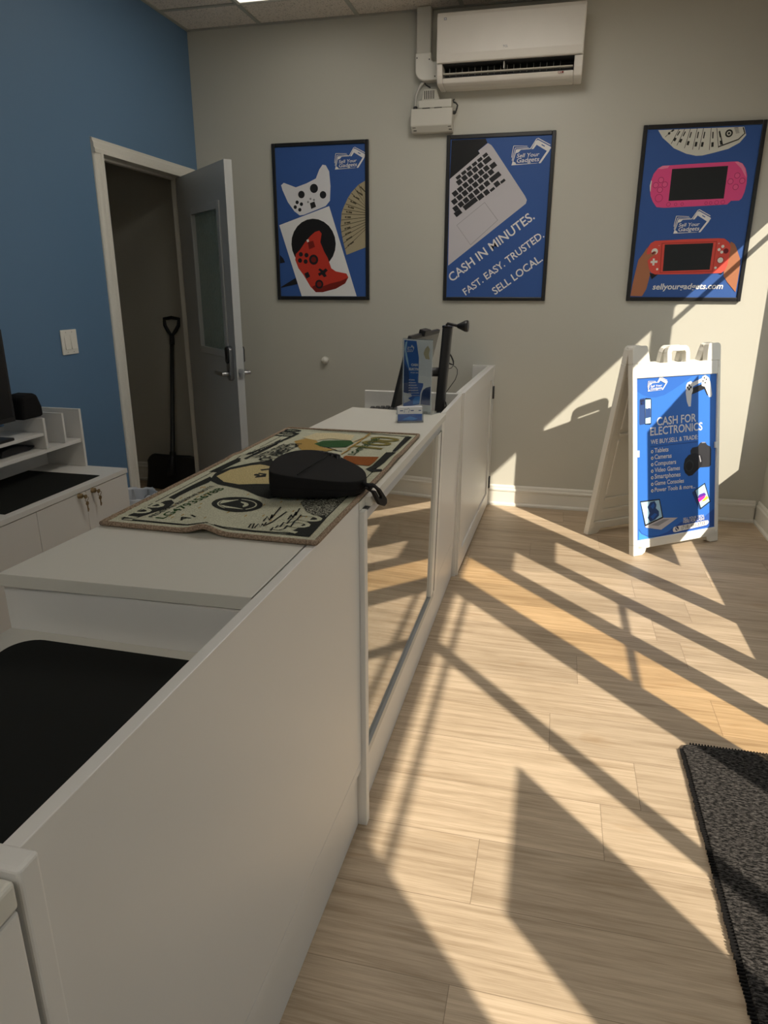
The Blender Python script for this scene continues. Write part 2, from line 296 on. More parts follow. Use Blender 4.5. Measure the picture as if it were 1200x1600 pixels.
ART_P2 = [('p','black',[(0.0279,0.9111),(0.2297,0.9112),(0.2401,0.8883),(0.187,0.848),(0.1987,0.8334),(0.0232,0.6978)]),('p','alu',[(0.2433,0.8868),(0.2625,0.8762),(0.2757,0.8616),(0.474,0.5977),(0.4879,0.5741),(0.4829,0.5538),(0.0278,0.209),(0.0231,0.7008),(0.1987,0.8334),(0.1886,0.8479)]),('p','keyc',[(0.057,0.7086),(0.0816,0.726),(0.0941,0.7119),(0.0695,0.6945)]),('p','keyc',[(0.0885,0.7315),(0.113,0.7487),(0.1254,0.7347),(0.101,0.7174)]),('p','keyc',[(0.1198,0.7542),(0.1441,0.7714),(0.1566,0.7574),(0.1323,0.7402)]),('p','keyc',[(0.151,0.7768),(0.1751,0.7939),(0.1875,0.7799),(0.1634,0.7629)]),('p','keyc',[(0.1819,0.7993),(0.2058,0.8162),(0.2182,0.8023),(0.1943,0.7854)]),('p','keyc',[(0.2126,0.8216),(0.2364,0.8384),(0.2487,0.8246),(0.2249,0.8077)]),('p','keyc',[(0.0598,0.6847),(0.0844,0.7021),(0.1036,0.6805),(0.079,0.663)]),('p','keyc',[(0.0908,0.7065),(0.1153,0.7239),(0.1345,0.7023),(0.11,0.6849)]),('p','keyc',[(0.1216,0.7283),(0.146,0.7455),(0.1651,0.724),(0.1408,0.7067)]),('p','keyc',[(0.1523,0.7498),(0.1765,0.767),(0.1955,0.7456),(0.1714,0.7284)]),('p','keyc',[(0.1827,0.7713),(0.2068,0.7883),(0.2258,0.767),(0.2018,0.7499)]),('p','keyc',[(0.2144,0.7933),(0.2515,0.8196),(0.2705,0.7984),(0.2334,0.772)]),('p','keyc',[(0.0363,0.6223),(0.0611,0.64),(0.0804,0.6182),(0.0556,0.6004)]),('p','keyc',[(0.0672,0.6447),(0.0919,0.6623),(0.1111,0.6406),(0.0865,0.6229)]),('p','keyc',[(0.0979,0.6669),(0.1224,0.6844),(0.1416,0.6628),(0.1171,0.6452)]),('p','keyc',[(0.1284,0.689),(0.1527,0.7064),(0.1719,0.6848),(0.1476,0.6674)]),('p','keyc',[(0.1587,0.711),(0.1829,0.7282),(0.202,0.7068),(0.1778,0.6894)]),('p','keyc',[(0.1888,0.7328),(0.2129,0.7499),(0.2319,0.7285),(0.2079,0.7113)]),('p','keyc',[(0.2187,0.7544),(0.2426,0.7715),(0.2617,0.7502),(0.2378,0.7331)]),('p','keyc',[(0.0337,0.5778),(0.0587,0.5957),(0.078,0.5738),(0.0531,0.5558)]),('p','keyc',[(0.0648,0.6003),(0.0896,0.6181),(0.1089,0.5963),(0.0842,0.5785)]),('p','keyc',[(0.0957,0.6227),(0.1203,0.6404),(0.1396,0.6187),(0.115,0.6009)]),('p','keyc',[(0.1264,0.645),(0.1508,0.6625),(0.1701,0.6409),(0.1456,0.6233)]),('p','keyc',[(0.1568,0.6671),(0.1811,0.6845),(0.2003,0.663),(0.1761,0.6455)]),('p','keyc',[(0.1871,0.689),(0.2113,0.7064),(0.2304,0.6849),(0.2063,0.6675)]),('p','keyc',[(0.2172,0.7109),(0.2412,0.7281),(0.2603,0.7067),(0.2363,0.6894)]),('p','keyc',[(0.2471,0.7325),(0.271,0.7496),(0.29,0.7283),(0.2662,0.7112)]),('p','keyc',[(0.2565,0.767),(0.285,0.7873),(0.304,0.7661),(0.2755,0.7457)]),('p','keyc',[(0.1038,0.5832),(0.1285,0.601),(0.1478,0.5792),(0.1232,0.5614)]),('p','keyc',[(0.1345,0.6054),(0.159,0.6231),(0.1783,0.6014),(0.1539,0.5836)]),('p','keyc',[(0.1651,0.6275),(0.1894,0.6451),(0.2087,0.6234),(0.1844,0.6058)]),('p','keyc',[(0.1954,0.6494),(0.2196,0.6669),(0.2388,0.6453),(0.2147,0.6278)]),('p','keyc',[(0.2256,0.6711),(0.2496,0.6885),(0.2688,0.667),(0.2448,0.6496)]),('p','keyc',[(0.074,0.5613),(0.0988,0.5793),(0.1182,0.5574),(0.0934,0.5394)]),('p','keyc',[(0.0428,0.5387),(0.0678,0.5568),(0.0872,0.5348),(0.0622,0.5167)]),('p','keyc',[(0.2574,0.6947),(0.3126,0.7346),(0.3317,0.7133),(0.2766,0.6733)]),('p','keyc',[(0.1057,0.5456),(0.1795,0.5992),(0.1988,0.5775),(0.1251,0.5237)]),('p','keyc',[(0.1873,0.5984),(0.2174,0.6203),(0.2366,0.5987),(0.2066,0.5767)]),('p','keyc',[(0.2257,0.6231),(0.2498,0.6407),(0.269,0.6191),(0.2449,0.6015)]),('p','keyc',[(0.2646,0.6334),(0.2885,0.6509),(0.2985,0.6397),(0.2746,0.6222)]),('p','keyc',[(0.2853,0.6672),(0.3101,0.6852),(0.3292,0.6638),(0.3045,0.6457)]),('p','keyc',[(0.3243,0.6765),(0.348,0.6937),(0.3579,0.6826),(0.3343,0.6653)]),('p','keyc',[(0.0523,0.509),(0.0873,0.5344),(0.1067,0.5124),(0.0718,0.4869)]),('p','alud',[(0.0721,0.4417),(0.2389,0.5684),(0.3238,0.4657),(0.1633,0.3259)]),('p','alu',[(0.0762,0.4409),(0.2383,0.564),(0.319,0.4658),(0.1631,0.3305)]),('t','white','CASH IN MINUTES.',(0.0544,0.1109),(0.5428,0.4719),0.74,0.014,0),('t','white','FAST. EASY. TRUSTED.',(0.1446,0.0312),(0.6045,0.3687),0.74,0.014,0),('t','white','SELL LOCAL.',(0.3275,0.035),(0.6059,0.2363),0.74,0.014,0)]
ART_P3 = [('p','bill',[(0.0788,0.9101),(0.1066,0.8709),(0.1469,0.838),(0.1714,0.8162),(0.2404,0.7857),(0.2924,0.7734),(0.3247,0.7736),(0.3769,0.7841),(0.4538,0.8018),(0.5079,0.8304),(0.5353,0.8665),(0.5195,0.9076),(0.3033,0.9091)]),('s','ink',[(0.1596,0.9134),(0.1194,0.8738)],0.0028),('s','ink',[(0.1427,0.8946),(0.1337,0.8884)],0.012),('s','ink',[(0.1626,0.9081),(0.15,0.8995)],0.006),('s','ink',[(0.1886,0.9121),(0.1542,0.8377)],0.0028),('s','ink',[(0.1761,0.8673),(0.1684,0.8524)],0.012),('s','ink',[(0.1927,0.8999),(0.1821,0.8792)],0.006),('s','ink',[(0.2175,0.9109),(0.1857,0.8295)],0.0028),('s','ink',[(0.2068,0.8609),(0.1998,0.8442)],0.012),('s','ink',[(0.2221,0.8972),(0.2124,0.8741)],0.006),('s','ink',[(0.2463,0.9096),(0.2274,0.814)],0.0028),('s','ink',[(0.2452,0.8489),(0.2415,0.8287)],0.012),('s','ink',[(0.2534,0.8932),(0.2482,0.8651)],0.006),('s','ink',[(0.2817,0.9114),(0.2703,0.8054)],0.0028),('s','ink',[(0.2861,0.843),(0.2842,0.8201)],0.012),('s','ink',[(0.2902,0.8929),(0.2876,0.8612)],0.006),('s','ink',[(0.3139,0.91),(0.303,0.8028)],0.0028),('s','ink',[(0.3186,0.8406),(0.3168,0.8175)],0.012),('s','ink',[(0.3225,0.8913),(0.32,0.8591)],0.006),('s','ink',[(0.353,0.9083),(0.3577,0.8)],0.0028),('s','ink',[(0.3692,0.838),(0.3714,0.8146)],0.012),('s','ink',[(0.3646,0.8893),(0.3676,0.8567)],0.006),('s','ink',[(0.3814,0.907),(0.4033,0.8092)],0.0028),('s','ink',[(0.4104,0.8446),(0.4168,0.8238)],0.012),('s','ink',[(0.3964,0.8901),(0.4053,0.8612)],0.006),('c','ink',(0.4472,0.8784),0.0195),('c','bill',(0.4472,0.8784),0.0111),('c','ink',(0.4472,0.8784),0.0062),('s','ink',[(0.4026,0.8141),(0.4986,0.8464),(0.5271,0.875),(0.5145,0.9045)],0.006),('s','ink',[(0.3974,0.8927),(0.4227,0.8222)],0.005),('s','ink',[(0.4695,0.9031),(0.4901,0.9049)],0.0022),('s','ink',[(0.4725,0.8969),(0.4924,0.8987)],0.0022),('s','ink',[(0.4755,0.8907),(0.4947,0.8926)],0.0022),('s','ink',[(0.4784,0.8845),(0.497,0.8864)],0.0022),('s','ink',[(0.4814,0.8783),(0.4993,0.8802)],0.0022),('p','pink',[(0.0689,0.6068),(0.0696,0.6536),(0.0797,0.6891),(0.099,0.7155),(0.1232,0.7289),(0.3549,0.7349),(0.5108,0.7378),(0.5371,0.7265),(0.5569,0.7016),(0.5691,0.6665),(0.5725,0.6245),(0.5688,0.5825),(0.5592,0.5509),(0.5467,0.5391),(0.5053,0.5387),(0.4884,0.5205),(0.3404,0.5153),(0.1562,0.5101),(0.1145,0.5147),(0.0909,0.5444),(0.0763,0.5739)]),('p','pinkl',[(0.099,0.7155),(0.1232,0.7289),(0.1599,0.7297),(0.1526,0.7165),(0.1178,0.712)]),('p','pinkl',[(0.497,0.7355),(0.5145,0.7362),(0.5373,0.7251),(0.5565,0.6947),(0.5669,0.6526),(0.5335,0.7024)]),('p','cream',[(0.0693,0.6031),(0.0657,0.6285),(0.0696,0.6536),(0.0741,0.6535),(0.0729,0.6247),(0.0739,0.5958)]),('p','screen',[(0.1753,0.7108),(0.4657,0.7172),(0.4662,0.5511),(0.1758,0.546)]),('c','pinkd',(0.519,0.6667),0.0149),('c','pinkl2',(0.519,0.6667),0.0124),('c','pinkd',(0.5484,0.6392),0.0149),('c','pinkl2',(0.5484,0.6392),0.0124),('c','pinkd',(0.5188,0.6085),0.015),('c','pinkl2',(0.5188,0.6085),0.0125),('c','pinkd',(0.4884,0.6375),0.015),('c','pinkl2',(0.4884,0.6375),0.0125),('c','pinkd',(0.1229,0.6556),0.0154),('c','pinkl2',(0.1229,0.6556),0.0128),('c','pinkd',(0.0976,0.6298),0.0155),('c','pinkl2',(0.0976,0.6298),0.0129),('c','pinkd',(0.1457,0.632),0.0154),('c','pinkl2',(0.1457,0.632),0.0128),('c','pinkd',(0.1228,0.6053),0.0155),('c','pinkl2',(0.1228,0.6053),0.0129),('c','pinkd',(0.1218,0.5619),0.0208),('c','pink',(0.1218,0.5619),0.0186),('c','pinkd',(0.1773,0.5278),0.0111),('c','pink',(0.1773,0.5278),0.0092),('c','pinkd',(0.216,0.5269),0.0081),('c','pink',(0.216,0.5269),0.0063),('c','pinkd',(0.2507,0.5275),0.0081),('c','pink',(0.2507,0.5275),0.0062),('c','pinkd',(0.3765,0.5296),0.008),('c','pink',(0.3765,0.5296),0.0062),('c','pinkd',(0.4005,0.5298),0.008),('c','pink',(0.4005,0.5298),0.0062),('c','pinkd',(0.4314,0.5312),0.0109),('c','pink',(0.4314,0.5312),0.0091),('c','pinkd',(0.4637,0.5326),0.0109),('c','pink',(0.4637,0.5326),0.0091),('p','skin',[(0.0895,0.2991),(0.0702,0.2651),(0.0469,0.2309),(0.038,0.1693),(0.0282,0.0914),(0.0199,0.0284),(0.0884,0.027),(0.1089,0.068),(0.1204,0.1458),(0.1134,0.2228)]),('p','skin',[(0.5356,0.3253),(0.5563,0.3125),(0.5697,0.2902),(0.5973,0.2307),(0.6021,0.1821),(0.601,0.1143),(0.5982,0.0519),(0.5467,0.1068),(0.5219,0.141),(0.5182,0.2051),(0.5187,0.2796)]),('p','dark',[(0.1168,0.1574),(0.164,0.1496),(0.1323,0.1225)]),('p','dark',[(0.4922,0.1524),(0.5206,0.1614),(0.509,0.1486)]),('p','coral',[(0.089,0.2688),(0.0933,0.2991),(0.1061,0.3216),(0.1276,0.3342),(0.3037,0.3408),(0.4659,0.3438),(0.4991,0.3412),(0.5258,0.3224),(0.538,0.2979),(0.538,0.2572),(0.5339,0.1975),(0.5251,0.1712),(0.5064,0.1569),(0.3879,0.1512),(0.1486,0.1496),(0.1243,0.1597),(0.1099,0.1844),(0.0971,0.2306)]),('p','corald',[(0.1646,0.3224),(0.4621,0.3284),(0.4609,0.1639),(0.1731,0.1572)]),('p','coral',[(0.1697,0.3179),(0.4583,0.324),(0.4574,0.1677),(0.1772,0.1611)]),('p','screen',[(0.1831,0.3132),(0.4436,0.319),(0.443,0.1753),(0.1888,0.1672)]),('c','cream',(0.1319,0.276),0.0176),('p','skin',[(0.0705,0.2346),(0.0849,0.2574),(0.1087,0.2648),(0.1285,0.279),(0.142,0.2744),(0.1382,0.2607),(0.1112,0.2419),(0.0896,0.2153)]),('p','nail',[(0.1145,0.267),(0.1304,0.276),(0.137,0.2714),(0.1231,0.2593)]),('p','cream',[(0.1262,0.238),(0.137,0.2379),(0.1376,0.2257),(0.1536,0.2263),(0.1535,0.2141),(0.1382,0.2135),(0.1383,0.1997),(0.1275,0.1997),(0.1268,0.2128),(0.116,0.2128),(0.1155,0.2243),(0.1269,0.225)]),('c','cream',(0.4961,0.2999),0.0082),('c','cream',(0.4787,0.283),0.0081),('c','cream',(0.4945,0.2695),0.0082),('c','nail',(0.5157,0.2752),0.0141),('c','corald',(0.4931,0.2262),0.0187),('c','cream',(0.4931,0.2262),0.015),('c','cream',(0.4729,0.185),0.0068),('c','cream',(0.1568,0.1788),0.0061),('s','cream',[(0.1481,0.3076),(0.1571,0.3082)],0.0012),('s','cream',[(0.4683,0.3158),(0.4785,0.3164)],0.0012),('s','cream',[(0.4727,0.3209),(0.4734,0.3105)],0.0012),('t','white','sellyourgadgets.com',(0.1426,0.0657),(0.5259,0.0701),0.7,0.02,0.15)]
ART_LOGO = {'P1': ((0.415,0.7768),(0.6129,0.8971)),'P2': ((0.3865,0.764),(0.6073,0.9011)),'P3': ((0.2213,0.3725),(0.4121,0.4971))}
ART_LOGOART = [('p','white',[(0.6021,0.6649),(0.644,0.6963),(0.6754,0.6859),(0.9895,0.4869),(1.0052,0.4555),(0.9529,0.3665),(0.9005,0.3717),(0.6283,0.5602),(0.5497,0.4398),(0.5026,0.4398)]),('p','BG',[(0.7592,0.5707),(0.8429,0.5183),(0.8346,0.4921),(0.7508,0.5445)]),('p','white',[(0.9005,0.3717),(0.9581,0.3874),(0.9686,0.377),(0.7644,0.0314),(0.7173,0.0209),(0.712,0.0471)]),('s','white',[(0.4764,0.4555),(0.6178,0.7225),(0.6545,0.7435),(0.9791,0.5393)],0.024),('s','white',[(0.1047,0.4419),(0.4764,0.4555)],0.024),('p','white',[(0.1016,0.445),(0.2356,0.445),(0.1675,0.3613),(0.089,0.3403)]),('s','white',[(0.0785,0.4921),(0.4241,0.4869)],0.017),('s','white',[(0.0346,0.555),(0.3927,0.5288)],0.017),('s','white',[(0.0346,0.555),(0.0052,0.3351),(-0.0031,0.2199)],0.017),('s','white',[(0.0785,0.4921),(0.0387,0.2932),(0.0105,0.1257)],0.017),('s','white',[(0.1079,0.4419),(0.0681,0.2513),(0.0157,0.0105)],0.02),('p','white',[(0.0031,0.0),(0.1309,0.0052),(0.1047,0.0681),(0.0576,0.0995),(0.0314,0.089)]),('p','white',[(0.0031,-0.0052),(0.0052,0.0209),(0.6963,0.0366),(0.6545,0.0262)]),('t','white','Sell Your',(0.1257,0.2115),(0.7068,0.2366),0.72,0.012,0.2),('t','white','Gadgets',(0.1257,0.0649),(0.712,0.0901),0.72,0.012,0.2)]
ART_SIGN = [('p','blue2',[(-0.2809,0.9594),(0.1649,0.9583),(0.1114,0.9543),(0.05,0.9249),(-0.0281,0.889),(-0.0882,0.8647),(-0.1477,0.8554),(-0.1982,0.8584),(-0.244,0.8738),(-0.2811,0.8948)]),('p','blue3',[(-0.2706,0.1498),(-0.2493,0.12),(-0.1977,0.0959),(-0.1367,0.0907),(-0.0662,0.1015),(0.032,0.1435),(0.1229,0.1593),(0.2158,0.1544),(0.3094,0.1919),(0.3022,0.09),(-0.2708,0.0771)]),('p','blue4',[(-0.2706,0.1364),(-0.2536,0.1172),(-0.2064,0.0937),(-0.1455,0.0838),(-0.189,0.079),(-0.2708,0.0777)]),('p','navy',[(-0.2647,0.8466),(-0.2598,0.8539),(-0.2316,0.8573),(-0.2266,0.8531),(-0.2267,0.7179),(-0.2634,0.7155),(-0.2667,0.726)]),('p','navyd',[(-0.2614,0.8496),(-0.2332,0.8523),(-0.2316,0.8223),(-0.2582,0.8196)]),('c','dark',(-0.2532,0.8421),0.0044),('c','dark',(-0.2399,0.8438),0.0044),('c','dark',(-0.2515,0.8293),0.0044),('p','dark',[(-0.2282,0.852),(-0.2216,0.8567),(-0.1881,0.8534),(-0.1814,0.8466),(-0.1829,0.7165),(-0.1897,0.7125),(-0.2267,0.7153)]),('p','sky',[(-0.2241,0.8479),(-0.1864,0.8469),(-0.1871,0.7201),(-0.2233,0.7196)]),('p','navy',[(-0.2233,0.7995),(-0.2065,0.8112),(-0.1872,0.7971),(-0.1872,0.7523),(-0.2233,0.7484)]),('p','white',[(-0.2233,0.825),(-0.2024,0.8364),(-0.1873,0.8227),(-0.1898,0.8037),(-0.2149,0.799)]),('p','dark',[(0.1035,0.8895),(0.2018,0.9138),(0.2385,0.8921),(0.2394,0.849),(0.2258,0.8431),(0.2024,0.8808),(0.1306,0.8618),(0.1084,0.8565),(0.103,0.7945),(0.0915,0.7886)]),('p','shell',[(0.0678,0.911),(0.0782,0.9235),(0.1029,0.93),(0.1119,0.9217),(0.1832,0.941),(0.1875,0.9507),(0.21,0.9575),(0.2375,0.9417),(0.2519,0.9079),(0.2623,0.8476),(0.258,0.8346),(0.2397,0.8343),(0.2067,0.8938),(0.1839,0.8996),(0.1817,0.9214),(0.1167,0.8986),(0.117,0.8757),(0.1084,0.8565),(0.1031,0.7912),(0.087,0.7909),(0.0734,0.8193),(0.0648,0.8656)]),('c','dark',(0.089,0.9073),0.007),('c','dark',(0.0893,0.8864),0.007),('c','dark',(0.0777,0.8962),0.0069),('c','dark',(0.1016,0.8962),0.007),('c','dark',(0.2021,0.9421),0.0048),('c','dark',(0.2168,0.9335),0.0047),('c','dark',(0.1925,0.9255),0.0047),('c','dark',(0.209,0.9154),0.0047),('p','cam',[(0.1038,0.5448),(0.1171,0.5604),(0.1579,0.5636),(0.1758,0.5823),(0.1895,0.5858),(0.2171,0.5821),(0.2312,0.566),(0.2564,0.5549),(0.2624,0.5373),(0.2614,0.4483),(0.2476,0.4393),(0.1736,0.4432),(0.1092,0.4835)]),('p','dark',[(0.0553,0.4752),(0.0639,0.5013),(0.0906,0.5224),(0.1357,0.5284),(0.1815,0.5174),(0.1957,0.4957),(0.1936,0.4549),(0.1737,0.4398),(0.1194,0.4044),(0.0922,0.4025),(0.0649,0.4236),(0.0538,0.4484)]),('c','cam',(0.0968,0.461),0.0334),('c','black',(0.0951,0.4599),0.0247),('p','grey',[(0.1679,0.5119),(0.1752,0.5126),(0.1868,0.4761),(0.1786,0.4728)]),('p','grey',[(0.1876,0.586),(0.2152,0.5843),(0.2171,0.5794),(0.1896,0.5804)]),('p','navy',[(0.119,0.3051),(0.1253,0.3099),(0.1436,0.3161),(0.1887,0.2068),(0.1777,0.1998)]),('p','dark',[(0.1371,0.3168),(0.2168,0.3508),(0.263,0.2362),(0.1851,0.2003)]),('p','sky',[(0.1445,0.3139),(0.2132,0.3429),(0.2545,0.2408),(0.1887,0.2096)]),('p','purple',[(0.1581,0.2696),(0.1762,0.2882),(0.2132,0.2944),(0.2274,0.2823),(0.1997,0.2681)]),('p','magenta',[(0.1628,0.2656),(0.2247,0.2792),(0.2138,0.263),(0.1733,0.2435)]),('p','yellow',[(0.1909,0.2449),(0.2322,0.2748),(0.2466,0.2592),(0.2141,0.2456)]),('p','dark',[(-0.2626,0.3011),(-0.1218,0.2977),(-0.095,0.1875),(-0.2287,0.1563)]),('p','sky',[(-0.2575,0.2938),(-0.127,0.2916),(-0.1038,0.1941),(-0.2236,0.1664)]),('p','navy',[(-0.2107,0.2628),(-0.1892,0.2869),(-0.1591,0.29),(-0.146,0.2683),(-0.1503,0.2486),(-0.1285,0.2291),(-0.1266,0.2051),(-0.1545,0.185),(-0.1891,0.176),(-0.2081,0.2021),(-0.1935,0.2271)]),('p','blue2',[(-0.1892,0.2635),(-0.1677,0.281),(-0.159,0.2632),(-0.1719,0.2446)]),('p','blue2',[(-0.1892,0.2064),(-0.1589,0.2227),(-0.1415,0.2138),(-0.1718,0.1873)]),('p','alu',[(-0.2287,0.1563),(-0.095,0.1875),(0.0118,0.1751),(-0.1105,0.1213),(-0.2219,0.1486)]),('p','grey',[(-0.1891,0.1577),(-0.095,0.1793),(-0.0489,0.1747),(-0.1325,0.1461)]),('t','silver','CASH FOR',(-0.1447,0.704),(0.1438,0.7062),0.74,0.018,0),('t','silver','ELECTRONICS',(-0.1913,0.6532),(0.191,0.6545),0.74,0.018,0),('t','white','WE BUY,SELL & TRADE:',(-0.1879,0.6062),(0.1581,0.606),0.74,0.014,0),('s','navyd',[(-0.1895,0.592),(0.1584,0.5912)],0.002),('t','white','Tablets',(-0.1614,0.5581),(-0.0604,0.5563),0.72,0.02,0),('c','white',(-0.1776,0.5648),0.009),('c','navyd',(-0.1768,0.5648),0.0038),('t','white','Cameras',(-0.1613,0.5224),(-0.0374,0.5196),0.72,0.02,0),('c','white',(-0.1776,0.5291),0.0091),('c','navyd',(-0.1767,0.5291),0.0038),('t','white','Computers',(-0.1612,0.4865),(-0.0044,0.4825),0.72,0.02,0),('c','white',(-0.1775,0.4933),0.0091),('c','navyd',(-0.1766,0.4933),0.0038),('t','white','Video Games',(-0.1611,0.4505),(0.0243,0.4451),0.72,0.02,0),('c','white',(-0.1774,0.4574),0.0091),('c','navyd',(-0.1766,0.4573),0.0038),('t','white','Smartphones',(-0.1611,0.4144),(0.0292,0.4081),0.72,0.02,0),('c','white',(-0.1774,0.4214),0.0092),('c','navyd',(-0.1765,0.4213),0.0038),('t','white','Game Consoles',(-0.161,0.3781),(0.0547,0.3703),0.72,0.02,0),('c','white',(-0.1773,0.3852),0.0091),('c','navyd',(-0.1765,0.3851),0.0038),('t','white','Power Tools & more...',(-0.1609,0.3418),(0.1415,0.3296),0.72,0.02,0),('c','white',(-0.1773,0.349),0.0092),('c','navyd',(-0.1764,0.3489),0.0038),('t','white','SELL YOUR TECH,',(0.0518,0.1533),(0.213,0.1533),0.74,0.014,0),('t','white','HERE FOR CASH!',(0.052,0.1367),(0.2133,0.135),0.74,0.014,0),('p','white',[(-0.0218,0.1216),(-0.0129,0.1253),(0.2256,0.1306),(0.2426,0.1298),(0.2493,0.1204),(0.2448,0.1097),(0.2308,0.1031),(-0.0081,0.0935),(-0.0216,0.0974),(-0.0262,0.1098)]),('c','navyd',(0.0052,0.1125),0.0129),('p','white',[(-0.002,0.1203),(0.0025,0.1211),(0.0052,0.1138),(0.0116,0.1088),(0.0143,0.1029),(0.0089,0.1023),(-0.0001,0.1104)]),('t','ink','(718) 481-3733',(0.0397,0.1029),(0.2167,0.1071),0.72,0.0,0)]
ART_SIGNLOGO = ((-0.2099,0.8908),(-0.0699,0.963))
ART_SIGNBOX = [(-0.2809,0.9594),(0.2938,0.9654),(0.3022,0.09),(-0.2708,0.0771)]
